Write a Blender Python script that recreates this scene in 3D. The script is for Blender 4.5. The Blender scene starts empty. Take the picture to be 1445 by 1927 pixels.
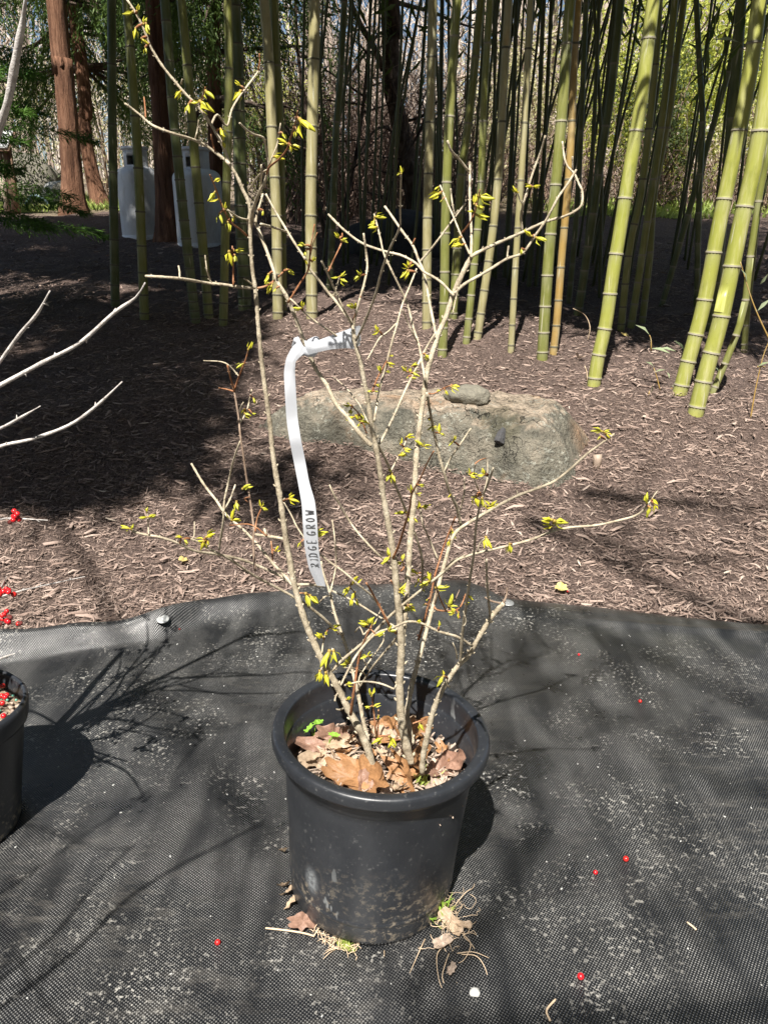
import bpy, bmesh, math, random
import numpy as np
from mathutils import Vector, Matrix, noise as mnoise

R = math.radians
random.seed(7)
rng = np.random.default_rng(11)
SC = bpy.context.scene
COL = SC.collection

# ------------------------------------------------------------------ camera, sky, sun, exposure
CAM_H, PITCH, F = 1.11, R(20.0), 1447.0          # focal length in photo pixels (photo 1445 x 1927)
cd = bpy.data.cameras.new("camera")
cam = bpy.data.objects.new("camera", cd)
COL.objects.link(cam)
cam.location = (0, 0, CAM_H)
cam.rotation_euler = (R(90) - PITCH, 0, 0)
cd.sensor_fit = 'HORIZONTAL'
cd.sensor_width = 36.0
cd.lens = 36.0 * F / 1445.0
cd.clip_start = 0.02
cd.clip_end = 1000
SC.camera = cam

SUN_EL, SUN_AZ = R(57.0), R(194.0)               # azimuth clockwise from +Y
world = bpy.data.worlds.new("World")
SC.world = world
world.use_nodes = True
wn = world.node_tree
bg = wn.nodes.get('Background') or wn.nodes.new('ShaderNodeBackground')
sky = wn.nodes.new('ShaderNodeTexSky')
sky.sky_type = 'NISHITA'
sky.sun_disc = False
sky.sun_elevation = SUN_EL
sky.sun_rotation = SUN_AZ
wn.links.new(sky.outputs[0], bg.inputs[0])
bg.inputs[1].default_value = 0.05
to_sun = Vector((math.sin(SUN_AZ) * math.cos(SUN_EL), math.cos(SUN_AZ) * math.cos(SUN_EL), math.sin(SUN_EL)))
sd = bpy.data.lights.new("sun", 'SUN')
sd.energy = 5.0
sd.angle = R(0.53)
sd.color = (1.0, 0.955, 0.89)
so = bpy.data.objects.new("sun", sd)
COL.objects.link(so)
so.rotation_euler = to_sun.to_track_quat('Z', 'Y').to_euler()
SC.view_settings.view_transform = 'Standard'
SC.view_settings.look = 'None'
SC.view_settings.gamma = 1
SC.view_settings.use_curve_mapping = False
SC.view_settings.exposure = 1.2
SC.render.engine = 'CYCLES'
SC.cycles.max_bounces = 6
SC.cycles.transparent_max_bounces = 8

# ------------------------------------------------------------------ camera geometry helpers (photo pixels -> real points at a real distance)
cP, sP = math.cos(PITCH), math.sin(PITCH)
def ray(px, py):
    u, v = (px - 722.5) / F, (py - 963.5) / F
    return (u, cP - v * sP, -sP - v * cP)
def at(px, py, Y):
    r = ray(px, py); k = Y / r[1]
    return Vector((r[0] * k, Y, CAM_H + r[2] * k))
def zc(p): return p[1] * cP - (p[2] - CAM_H) * sP
KY = np.array([-60, 2.3, 2.9, 3.6, 5.0, 6.0, 9.0, 12.0, 16.0, 30, 60, 300.0])
KZ = np.array([0, 0.0, .12, .28, .50, .62, 1.03, 1.40, 1.72, 2.7, 5.0, 22.0])
def gz(x, y):
    x = np.asarray(x, float); y = np.asarray(y, float)
    z = np.interp(y, KY, KZ)
    a = np.clip((y - 2.35) / .8, 0, 1)
    z = z + a * (.016 * np.sin(2.1 * x + 1.3 * y) + .012 * np.sin(4.7 * x - 3.1 * y + 1) + .007 * np.sin(9.3 * x + 7.7 * y + 2)
                 + .005 * np.sin(17 * x - 13 * y))
    return z
def hit(px, py):
    r = ray(px, py)
    Y = .3
    while Y < 80:
        k = Y / r[1]
        if CAM_H + r[2] * k < gz(r[0] * k, Y): break
        Y += .02 if Y < 12 else .2
    lo, hi = Y - (.02 if Y < 12 else .2), Y
    for _ in range(12):
        m = (lo + hi) / 2; k = m / r[1]
        if CAM_H + r[2] * k < gz(r[0] * k, m): hi = m
        else: lo = m
    k = hi / r[1]
    return Vector((r[0] * k, hi, float(gz(r[0] * k, hi))))

# ------------------------------------------------------------------ material helpers
class NT:
    def __init__(s, name):
        s.m = bpy.data.materials.new(name); s.m.use_nodes = True
        s.t = s.m.node_tree; s.b = s.t.nodes['Principled BSDF']; s.out = s.t.nodes['Material Output']
        s._co = None
    def n(s, typ, **kw):
        x = s.t.nodes.new('ShaderNode' + typ)
        for k, v in kw.items(): setattr(x, k, v)
        return x
    def l(s, a, b): s.t.links.new(a, b)
    def co(s):
        if s._co is None: s._co = s.n('TexCoord').outputs['Object']
        return s._co
    def setv(s, sock, v):
        if hasattr(v, 'links'): s.l(v, sock)
        else: sock.default_value = v
    def map(s, scale=(1, 1, 1), rot=(0, 0, 0), vec=None):
        x = s.n('Mapping'); s.l(vec or s.co(), x.inputs[0])
        x.inputs['Scale'].default_value = scale; x.inputs['Rotation'].default_value = rot
        return x.outputs[0]
    def noise(s, scale, detail=4, rough=.55, vec=None, dist=0):
        x = s.n('TexNoise'); s.l(vec or s.co(), x.inputs['Vector'])
        x.inputs['Scale'].default_value = scale; x.inputs['Detail'].default_value = detail
        x.inputs['Roughness'].default_value = rough; x.inputs['Distortion'].default_value = dist
        return x.outputs['Fac']
    def math(s, op, a, b=None, c=None, clamp=False):
        x = s.n('Math', operation=op); x.use_clamp = clamp
        s.setv(x.inputs[0], a)
        if b is not None: s.setv(x.inputs[1], b)
        if c is not None: s.setv(x.inputs[2], c)
        return x.outputs[0]
    def ramp(s, fac, stops, interp='LINEAR'):
        x = s.n('ValToRGB'); s.l(fac, x.inputs[0]); e = x.color_ramp.elements
        x.color_ramp.interpolation = interp
        while len(e) < len(stops): e.new(.5)
        for i, (p, c) in enumerate(stops):
            e[i].position = p
            e[i].color = (c, c, c, 1) if isinstance(c, (int, float)) else (*c, 1)
        return x.outputs[0]
    def mix(s, fac, a, b, mode='MIX'):
        x = s.n('Mix', data_type='RGBA', blend_type=mode)
        s.setv(x.inputs[0], fac)
        for sock, v in ((x.inputs[6], a), (x.inputs[7], b)):
            if hasattr(v, 'links'): s.l(v, sock)
            else: sock.default_value = (*v, 1)
        return x.outputs[2]
    def attr(s, name):
        return s.n('Attribute', attribute_name=name).outputs['Fac']
    def rand(s): return s.n('ObjectInfo').outputs['Random']
    def geo(s, o): return s.n('NewGeometry').outputs[o]
    def sep(s, vec=None):
        x = s.n('SeparateXYZ'); s.l(vec or s.co(), x.inputs[0]); return x.outputs
    def bump(s, h, strength=.5, dist=.01):
        x = s.n('Bump'); s.l(h, x.inputs['Height']); x.inputs['Strength'].default_value = strength
        x.inputs['Distance'].default_value = dist
        s.l(x.outputs[0], s.b.inputs['Normal']); return x.outputs[0]
    def col(s, c): s.setv(s.b.inputs['Base Color'], c if hasattr(c, 'links') else (*c, 1)); return s
    def rough(s, v): s.setv(s.b.inputs['Roughness'], v); return s
    def spec(s, v): s.b.inputs['Specular IOR Level'].default_value = v; return s
    def translucent(s, color, fac=.35):
        tr = s.n('BsdfTranslucent'); s.setv(tr.inputs[0], color if hasattr(color, 'links') else (*color, 1))
        mx = s.n('MixShader'); mx.inputs[0].default_value = fac
        s.l(s.b.outputs[0], mx.inputs[1]); s.l(tr.outputs[0], mx.inputs[2]); s.l(mx.outputs[0], s.out.inputs[0])
        return s

M = {}
# mulch chips and the mulch surface underneath
def mulch_mat(name, chips):
    t = NT(name)
    if chips:
        r = t.attr('rnd')
        c = t.ramp(r, [(0, (.12, .083, .067)), (.35, (.27, .196, .160)), (.75, (.39, .297, .248)), (.95, (.47, .375, .31)), (1, (.58, .49, .39))])
        g = t.noise(90, 3, vec=t.map((1, 1, 1)))
        c = t.mix(.35, c, t.ramp(g, [(.3, .25), (.7, 1.0)]), 'MULTIPLY')
        t.col(c); t.bump(g, .4, .004)
    else:
        a = t.noise(3.2, 5, .6)
        b = t.noise(70, 5, .7, vec=t.map((1, .35, 1), (0, 0, .5)), dist=1.5)
        d = t.noise(110, 4, .7, vec=t.map((.35, 1, 1), (0, 0, -.3)), dist=1.5)
        h = t.math('MAXIMUM', b, d)
        c = t.ramp(h, [(.40, (.035, .025, .021)), (.52, (.15, .106, .088)), (.66, (.29, .212, .178))])
        c = t.mix(.5, c, t.ramp(a, [(.3, .55), (.7, 1.0)]), 'MULTIPLY')
        t.col(c); t.bump(h, 1.0, .03)
    t.rough(.85).spec(.25)
    return t.m
M['chip'] = mulch_mat('mulch_chips', True)
M['mulch'] = mulch_mat('mulch_surface', False)

t = NT('leaf_litter_ground')
a = t.noise(1.1, 6, .65); b = t.noise(16, 5, .7)
c = t.mix(.6, t.ramp(a, [(.35, (.10, .075, .05)), (.6, (.23, .17, .11))]), t.ramp(b, [(.35, (.06, .05, .03)), (.65, (.33, .26, .18))]))
t.col(c); t.bump(b, 1, .08); t.rough(.9); M['litter'] = t.m

# woven ground cloth
t = NT('woven_black_cloth')
warp = t.noise(1.2, 3)
v = t.n('VectorMath', operation='ADD'); t.l(t.map((1, 1, 1), (0, 0, R(-9))), v.inputs[0])
wv = t.n('Combine' + 'XYZ'); wq = t.math('MULTIPLY', t.math('SUBTRACT', warp, .5), .05); t.l(wq, wv.inputs[0]); t.l(wq, wv.inputs[1])
t.l(wv.outputs[0], v.inputs[1])
s = t.sep(v.outputs[0])
PW = 2 * math.pi / .0062
sx = t.math('SINE', t.math('MULTIPLY', s[0], PW)); sy = t.math('SINE', t.math('MULTIPLY', s[1], PW))
w = t.math('MULTIPLY', sx, sy)                       # woven over/under lattice
dots = t.ramp(w, [(.20, 0.0), (.55, 1.0)])
dn = t.noise(5.5, 5, .62, dist=.6)
band = t.noise(5.0, 3, .5, vec=t.map((2.6, .45, 1), (0, 0, R(38))), dist=.4)       # bands where the pale dots come out stronger
dot_amt = t.math('MULTIPLY', t.ramp(dn, [(.32, .25), (.60, 1.0)]), t.ramp(band, [(.36, .25), (.60, 1.0)]))
gap = t.noise(420, 2)
dots = t.math('MULTIPLY', dots, t.ramp(gap, [(.3, .25), (.6, 1.0)]))
c = t.mix(t.math('MULTIPLY', dots, dot_amt), (.0055, .0062, .0076), (.29, .286, .272))  # pale dots put the weave's sun glints into the colour
# dried mud specks in loose patches, faint brushed scuffs
m1 = t.noise(125, 3, .6)
m2 = t.noise(4.2, 6, .7)
mud = t.math('MULTIPLY', t.ramp(m1, [(.57, 0), (.64, 1)]), t.ramp(m2, [(.47, 0), (.64, 1)]))
m5 = t.noise(38, 5, .75)
crust = t.math('MULTIPLY', t.ramp(m5, [(.60, 0), (.66, 1)]), t.ramp(m2, [(.52, 0), (.68, 1)]))
m3 = t.noise(24, 6, .75, vec=t.map((.5, 1.6, 1), (0, 0, R(-20))))
m4 = t.noise(2.0, 4, .6, vec=t.map((1, 1, 1), (0, 0, 1)))
scuff = t.math('MULTIPLY', t.ramp(m3, [(.50, 0), (.70, .8)]), t.ramp(m4, [(.45, 0), (.65, 1)]))
c = t.mix(t.math('MULTIPLY', mud, .75), c, (.38, .365, .33))
c = t.mix(t.math('MULTIPLY', crust, .6), c, (.36, .345, .31))
c = t.mix(t.math('MULTIPLY', scuff, .30), c, (.25, .23, .20))
film = t.noise(7, 6, .7)
c = t.mix(t.ramp(film, [(.5, 0), (.8, .06)]), c, (.2, .185, .165))
t.col(c)
t.rough(t.ramp(dn, [(.35, .24), (.65, .48)])); t.spec(.5)
t.bump(t.math('ADD', w, t.math('MULTIPLY', t.noise(60, 4), .6)), .38, .0014)
t.b.inputs['Coat Weight'].default_value = .22; t.b.inputs['Coat Roughness'].default_value = .24
M['cloth'] = t.m

# plastics
def pot_mat(name, base):
    t = NT(name); s = t.sep()
    n1 = t.noise(14, 6, .65); n2 = t.noise(130, 3); n3 = t.noise(45, 6, .75, vec=t.map((1, 1, .5)))
    low = t.n('MapRange'); t.l(s[2], low.inputs[0]); low.inputs[1].default_value = .17; low.inputs[2].default_value = .01
    n3 = t.noise(85, 4, .75); n4 = t.noise(11, 3)
    dirt = t.math('MULTIPLY', t.math('MULTIPLY', t.ramp(n3, [(.52, 0), (.62, 1)]), low.outputs[0]), t.ramp(n4, [(.42, .1), (.6, 1)]))
    dirt = t.math('MULTIPLY', dirt, .75)
    c = t.mix(t.ramp(n1, [(.4, 0), (.75, .35)]), base, (.05, .053, .058))
    c = t.mix(t.ramp(n2, [(.62, 0), (.72, .35)]), c, (.16, .16, .155))
    sc = t.noise(8, 3, .5, vec=t.map((1, 1, .3), (.6, .3, 0)), dist=.3)
    thin = t.noise(55, 2, .5, vec=t.map((1, .15, .4), (.5, .8, .2)))
    c = t.mix(t.math('MULTIPLY', t.ramp(thin, [(.66, 0), (.7, .7)]), t.ramp(sc, [(.5, 0), (.6, 1)])), c, (.24, .25, .25))
    c = t.mix(dirt, c, (.36, .30, .22))
    vd = t.n('VectorMath', operation='DISTANCE'); t.l(t.map((1, 1, .55)), vd.inputs[0]); vd.inputs[1].default_value = (-.098, -.107, .056)
    scr = t.math('MULTIPLY', t.ramp(vd.outputs['Value'], [(.008, 1), (.017, 0)]), t.ramp(t.noise(150, 4, .7), [(.35, .3), (.6, 1)]))
    c = t.mix(t.math('MULTIPLY', scr, .6), c, (.34, .36, .37))
    t.col(c); t.rough(t.ramp(n1, [(.3, .27), (.7, .44)])); t.bump(n2, .12, .001); t.spec(.6)
    return t.m
M['pot'] = pot_mat('black_nursery_plastic', (.0175, .0195, .0235))

# bark of the potted shrub
def twig_mat(name, dark, mid, light):
    t = NT(name)
    n1 = t.noise(60, 5, .65); n2 = t.noise(420, 3)
    c = t.ramp(n1, [(.3, dark), (.5, mid), (.72, light)])
    sp = t.noise(300, 2, vec=t.map((1, 1, .55)))
    c = t.mix(t.ramp(sp, [(.62, 0), (.7, .75)]), c, (.14, .11, .08))
    t.col(c); t.bump(t.math('ADD', n2, sp), .6, .0015); t.rough(.75).spec(.3)
    return t.m
M['bark'] = twig_mat('grey_tan_twig_bark', (.21, .17, .115), (.41, .35, .25), (.56, .495, .38))
M['bark_dark'] = twig_mat('brown_twig_bark', (.10, .07, .05), (.2, .14, .10), (.32, .25, .19))
M['bark_red'] = twig_mat('red_shoot_bark', (.15, .06, .028), (.27, .115, .05), (.40, .24, .14))
M['bark_pale'] = twig_mat('silver_twig_bark', (.26, .235, .22), (.48, .45, .42), (.64, .61, .58))
t = NT('yellow_green_bud')
r = t.rand(); n1 = t.noise(80, 3)
c = t.mix(r, (.62, .58, .03), (.48, .50, .04))
c = t.mix(t.ramp(n1, [(.5, 0), (.7, .7)]), c, (.50, .36, .10))
gz_ = t.sep()[2]; c = t.mix(t.ramp(gz_, [(.05, .75), (.3, 0)]), c, (.30, .16, .06))
t.col(c); t.rough(.5); t.translucent((.6, .6, .05), .25); M['bud'] = t.m

# ribbon
t = NT('white_flagging_plastic')
n1 = t.noise(9, 3); t.col(t.mix(n1, (.50, .52, .56), (.58, .60, .635))); t.rough(.35); t.bump(t.noise(30, 3), .15, .003)
t.translucent((.75, .77, .8), .25); M['ribbon'] = t.m
t = NT('pen_ink'); t.col((.02, .02, .025)).rough(.6); M['ink'] = t.m

# stone
t = NT('lichened_boulder')
s = t.sep(); nz = t.sep(t.geo('Normal'))
n1 = t.noise(5, 6, .6); n2 = t.noise(24, 6, .7); n3 = t.noise(60, 4, .7)
c = t.ramp(n1, [(.36, (.10, .097, .078)), (.52, (.20, .185, .145)), (.66, (.31, .27, .21))])
tan = t.ramp(n2, [(.4, (.31, .245, .18)), (.6, (.54, .44, .335))])
up = t.ramp(nz[2], [(.74, 0), (.90, .9)])
c = t.mix(up, c, tan)
mo = t.noise(3.2, 5, .65)
c = t.mix(t.ramp(mo, [(.54, 0), (.64, .6)]), c, (.085, .08, .045))
rust = t.noise(2.4, 4, .6, vec=t.map((1, 1, 1), (0, 0, 2)))
c = t.mix(t.ramp(rust, [(.58, 0), (.7, .6)]), c, (.40, .22, .11))
vd = t.n('VectorMath', operation='DISTANCE'); t.l(t.co(), vd.inputs[0]); vd.inputs[1].default_value = (.92, 3.28, .28)
rs = t.math('MULTIPLY', t.ramp(vd.outputs['Value'], [(.04, .6), (.15, 0)]), t.ramp(n2, [(.35, .3), (.6, 1)]))
c = t.mix(rs, c, (.45, .23, .11))
li = t.math('MULTIPLY', t.ramp(t.noise(52, 4, .7), [(.56, 0), (.61, 1)]), t.ramp(t.noise(4.5, 3), [(.45, 0), (.56, 1)]))
c = t.mix(t.math('MULTIPLY', li, .85), c, (.50, .50, .42))
c = t.mix(t.ramp(n3, [(.3, .45), (.5, 0)]), c, (.06, .055, .045))
vo = t.n('TexVoronoi', feature='DISTANCE_TO_EDGE'); vo.inputs['Scale'].default_value = 3.2
wv_ = t.n('VectorMath', operation='ADD'); t.l(t.co(), wv_.inputs[0]); nc = t.n('TexNoise'); t.l(t.co(), nc.inputs['Vector']); nc.inputs['Scale'].default_value = 6; nc.inputs['Detail'].default_value = 5; t.l(nc.outputs['Color'], wv_.inputs[1]); t.l(wv_.outputs[0], vo.inputs['Vector'])
crk = t.math('MULTIPLY', t.ramp(vo.outputs['Distance'], [(.0, 1), (.022, 0)]), t.ramp(t.noise(2.6, 3), [(.5, 0), (.6, 1)]))
c = t.mix(t.math('MULTIPLY', crk, .8), c, (.035, .032, .026))
dk = t.noise(13, 6, .75); c = t.mix(t.ramp(dk, [(.5, 0), (.62, .55)]), c, (.07, .066, .052))
t.col(c); t.bump(t.math('SUBTRACT', t.math('ADD', t.math('MULTIPLY', n2, 2.0), n3), t.math('MULTIPLY', crk, 1.2)), 1.0, .022); t.rough(.88).spec(.25); M['stone'] = t.m
def plain_stone(name, a, b):
    t = NT(name); n = t.noise(9, 6, .65); n2 = t.noise(70, 4, .7)
    t.col(t.mix(t.ramp(n2, [(.35, .4), (.6, 0)]), t.mix(n, a, b), (.06, .055, .05))); t.bump(t.math('ADD', n, n2), .8, .01); t.rough(.85); return t.m
M['stone_olive'] = plain_stone('olive_grey_stone', (.11, .105, .08), (.24, .22, .17))
M['stone_tan'] = plain_stone('tan_stone', (.40, .34, .24), (.58, .52, .42))
M['stone_white'] = plain_stone('pale_stone', (.5, .5, .47), (.75, .74, .7))
M['slate'] = plain_stone('dark_slate_chip', (.03, .03, .032), (.07, .07, .075))

# bamboo
def culm_mat(name, c1, c2, c3):
    t = NT(name); s = t.sep()
    r = t.rand()
    n1 = t.noise(3.0, 4, .6, vec=t.map((1, 1, .6))); n2 = t.noise(35, 4, .7, vec=t.map((1, 1, .12)))
    c = t.mix(t.ramp(n1, [(.35, 0), (.65, 1)]), c1, c2)
    c = t.mix(t.ramp(n2, [(.48, 0), (.72, .75)]), c, c3)
    gr = t.noise(11, 5, .7, vec=t.map((1, 1, .5))); c = t.mix(t.ramp(gr, [(.53, 0), (.72, .42)]), c, tuple(x * .45 for x in c1))
    sc_ = t.noise(70, 2, .5, vec=t.map((1, 1, .06))); c = t.mix(t.ramp(sc_, [(.64, 0), (.71, .65)]), c, (.48, .46, .33))
    spk = t.noise(120, 3, .6)
    c = t.mix(t.ramp(spk, [(.68, 0), (.73, .6)]), c, (.06, .05, .025))
    bl = t.attr('bloom')
    c = t.mix(t.math('MULTIPLY', bl, .4), c, (.36, .37, .27))
    c = t.mix(t.attr('node'), c, (.16, .13, .09))
    t.col(c); t.rough(t.ramp(n2, [(.3, .35), (.7, .55)])); t.bump(n2, .15, .003); return t.m
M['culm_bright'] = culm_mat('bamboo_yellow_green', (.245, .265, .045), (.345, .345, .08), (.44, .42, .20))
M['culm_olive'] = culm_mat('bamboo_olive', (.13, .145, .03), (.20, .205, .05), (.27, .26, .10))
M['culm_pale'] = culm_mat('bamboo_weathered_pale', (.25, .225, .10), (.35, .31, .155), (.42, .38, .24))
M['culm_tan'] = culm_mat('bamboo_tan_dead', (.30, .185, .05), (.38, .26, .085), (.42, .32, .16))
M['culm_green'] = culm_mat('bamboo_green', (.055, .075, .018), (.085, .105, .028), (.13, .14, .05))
t = NT('bamboo_node_ring'); t.col(t.mix(t.noise(60, 3), (.10, .08, .04), (.34, .32, .24))).rough(.7); M['node'] = t.m
t = NT('bamboo_node_ring_dark'); t.col(t.mix(t.noise(60, 3), (.05, .05, .03), (.16, .14, .09))).rough(.7); M['node_dark'] = t.m
def leaf_mat(name, a, b, tr=.35, tc=None):
    t = NT(name); r = t.attr('rnd')
    c = t.mix(r, a, b)
    t.col(c); t.rough(.55).spec(.3)
    t.translucent(tc or tuple(min(1, x * 1.5) for x in b), tr); return t.m
M['bleaf'] = leaf_mat('bamboo_leaf', (.035, .07, .018), (.09, .13, .03))
M['bleaf_pale'] = leaf_mat('pale_bamboo_leaf', (.20, .27, .13), (.36, .42, .26))
M['needle'] = leaf_mat('conifer_needles', (.03, .065, .018), (.12, .185, .04), .3)
M['needle_fresh'] = leaf_mat('fresh_conifer_frond', (.03, .085, .018), (.10, .19, .035), .3)
M['shrubleaf'] = leaf_mat('broad_evergreen_leaf', (.15, .19, .035), (.50, .52, .13), .38)
M['shrubleaf_dark'] = leaf_mat('dark_evergreen_leaf', (.03, .05, .018), (.10, .13, .04), .3)
M['olive_leaf'] = leaf_mat('olive_evergreen_leaf', (.12, .13, .045), (.50, .47, .26), .3)
M['cover'] = leaf_mat('ground_cover_leaf', (.18, .27, .05), (.42, .50, .15), .35)
M['weed'] = leaf_mat('weed_leaf', (.22, .42, .05), (.36, .52, .08), .3)
M['grass'] = leaf_mat('grass_blade', (.25, .36, .06), (.48, .50, .16), .3)
# trunks
def trunk_mat(name, a, b, c_, stretch=.12, sc=22):
    t = NT(name)
    v = t.map((1, 1, stretch)); n1 = t.noise(sc, 6, .65, vec=v, dist=.4); n2 = t.noise(2.2, 4); n3 = t.noise(sc * 3, 4, .7, vec=v)
    c = t.ramp(n1, [(.32, a), (.5, b), (.68, c_)])
    c = t.mix(t.ramp(n2, [(.4, .5), (.7, 0)]), c, a)
    t.col(c); t.bump(t.math('ADD', n1, t.math('MULTIPLY', n3, .5)), 1.0, .04); t.rough(.9).spec(.2); return t.m
M['redbark'] = trunk_mat('red_peeling_bark', (.07, .035, .022), (.21, .105, .062), (.36, .20, .125))
M['pinebark'] = trunk_mat('flaky_pine_bark', (.035, .025, .02), (.12, .085, .065), (.26, .21, .17), .5, 14)
M['greybark'] = trunk_mat('pale_bare_tree_bark', (.26, .20, .165), (.44, .36, .30), (.60, .52, .45), .2, 9)
t = NT('bare_twigs'); r = t.attr('rnd'); t.col(t.ramp(r, [(0, (.22, .16, .12)), (.5, (.46, .38, .31)), (1, (.68, .61, .53))])).rough(.85); M['twigs'] = t.m
t = NT('brown_thicket_twigs'); r = t.attr('rnd'); t.col(t.ramp(r, [(0, (.10, .06, .045)), (.6, (.30, .20, .15)), (1, (.50, .37, .30))])).rough(.85); M['thicket'] = t.m
t = NT('dark_thin_culm'); t.col(t.mix(t.noise(5, 3), (.04, .055, .02), (.12, .13, .05))).rough(.5); M['culm_dark'] = t.m
# others
t = NT('weathered_white_paint'); n = t.noise(6, 5, .65, vec=t.map((1, 1, .35))); n2 = t.noise(40, 4, .7)
c = t.mix(t.ramp(n, [(.48, 0), (.7, .75)]), (.74, .76, .78), (.40, .39, .36)); c = t.mix(t.ramp(n2, [(.66, 0), (.72, .5)]), c, (.25, .2, .15))
t.col(c).rough(.45); t.bump(n2, .1, .003); M['tank'] = t.m
t = NT('sign_panel_white'); t.col((.75, .77, .76)).rough(.4); M['panel'] = t.m
t = NT('weathered_post_wood'); n = t.noise(20, 5, .7, vec=t.map((1, 1, .1))); t.col(t.ramp(n, [(.3, (.10, .06, .04)), (.7, (.30, .19, .12))])).rough(.8); M['wood'] = t.m
t = NT('pale_post_wood'); n = t.noise(20, 5, .7, vec=t.map((1, 1, .1))); t.col(t.ramp(n, [(.3, (.42, .33, .24)), (.7, (.62, .52, .42))])).rough(.8); M['palewood'] = t.m
t = NT('pale_blue_hose'); t.col((.30, .42, .46)).rough(.4); M['hose'] = t.m
t = NT('red_berry'); r = t.rand(); t.col(t.mix(r, (.55, .012, .02), (.38, .02, .015))).rough(.22); M['berry'] = t.m
t = NT('shrivelled_berry'); t.col((.14, .02, .015)).rough(.5); t.bump(t.noise(400, 3), .6, .002); M['berry_old'] = t.m
def dry_mat(name, a, b, vein=.5):
    t = NT(name); n = t.noise(22, 6, .65); n2 = t.noise(150, 4, .65); r = t.rand()
    c = t.mix(n, a, b); c = t.mix(t.ramp(n2, [(.35, .45), (.6, 0)]), c, tuple(x * .35 for x in a))
    c = t.mix(t.math('MULTIPLY', r, .4), c, tuple(x * .6 for x in b))
    t.col(c); t.rough(.5).spec(.4); t.bump(t.math('ADD', n2, n), .5, .003); t.translucent(tuple(min(1, x * 1.2) for x in b), .15); return t.m
M['oak'] = dry_mat('russet_dry_leaf', (.30, .145, .06), (.44, .24, .11))
M['oak_pale'] = dry_mat('tan_dry_leaf', (.42, .30, .20), (.55, .42, .29))
M['oak_pink'] = dry_mat('pinkish_old_leaf', (.24, .125, .085), (.40, .25, .18))
M['litterchip'] = dry_mat('bark_scrap', (.33, .24, .18), (.60, .48, .38))
M['yellow_leaf'] = dry_mat('yellow_fallen_leaf', (.55, .42, .12), (.68, .56, .25))
t = NT('potting_soil'); n = t.noise(60, 6, .75); t.col(t.ramp(n, [(.35, (.02, .015, .012)), (.55, (.12, .085, .06)), (.7, (.32, .24, .17))])).rough(.95); t.bump(n, 1, .02); M['soil'] = t.m
t = NT('sandy_potting_mix'); n = t.noise(110, 5, .75); n2 = t.noise(30, 4)
t.col(t.mix(t.ramp(n2, [(.3, .6), (.5, 0)]), t.ramp(n, [(.35, (.14, .09, .06)), (.5, (.42, .31, .2)), (.7, (.66, .53, .40))]), (.08, .055, .04))).rough(.95); t.bump(n, 1, .012); M['soil_tan'] = t.m
t = NT('teal_pellet'); t.col((.10, .33, .24)).rough(.4); M['pellet'] = t.m
t = NT('galvanised_washer'); n = t.noise(160, 3); t.col(t.mix(n, (.25, .26, .26), (.5, .51, .5))).rough(.5); t.bump(n, .4, .002); t.b.inputs['Metallic'].default_value = .35; M['washer'] = t.m
t = NT('dry_root'); t.col(t.mix(t.noise(90, 3), (.42, .30, .19), (.68, .54, .38))).rough(.8); M['root'] = t.m
t = NT('white_grit'); t.col((.40, .40, .38)).rough(.7); M['grit'] = t.m

# ------------------------------------------------------------------ mesh helpers
def tag(o, label=None, cat=None, group=None, kind=None):
    if label: o['label'] = label
    if cat: o['category'] = cat
    if group: o['group'] = group
    if kind: o['kind'] = kind
    return o
def link(name, me, parent=None, loc=None):
    o = bpy.data.objects.new(name, me); COL.objects.link(o)
    if parent: o.parent = parent
    if loc is not None: o.location = loc
    return o
def empty(name, loc=(0, 0, 0)):
    o = bpy.data.objects.new(name, None); COL.objects.link(o); o.location = loc; o.empty_display_size = .05
    return o
def mesh_np(name, V, Q=None, T=None, mat=None, smooth=False, attrs=None):
    """big meshes: V (n,3), quads Q (m,4), tris T (k,3)"""
    me = bpy.data.meshes.new(name)
    V = np.asarray(V, np.float32)
    lt, ls, k = [], [], 0
    if Q is not None and len(Q):
        Q = np.asarray(Q, np.int32); lt.append(Q.ravel()); ls.append(np.arange(len(Q)) * 4); k = len(Q) * 4
    if T is not None and len(T):
        T = np.asarray(T, np.int32); lt.append(T.ravel()); ls.append(k + np.arange(len(T)) * 3)
    li = np.concatenate(lt).astype(np.int32); st = np.concatenate(ls).astype(np.int32)
    me.vertices.add(len(V)); me.vertices.foreach_set('co', V.ravel())
    me.loops.add(len(li)); me.loops.foreach_set('vertex_index', li)
    me.polygons.add(len(st)); me.polygons.foreach_set('loop_start', st)
    for n, a in (attrs or {}).items():
        at_ = me.attributes.new(n, 'FLOAT', 'POINT'); at_.data.foreach_set('value', np.asarray(a, np.float32))
    me.update(calc_edges=True); me.validate()
    if smooth: me.polygons.foreach_set('use_smooth', np.ones(len(st), bool))
    if mat: me.materials.append(mat)
    return me
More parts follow.
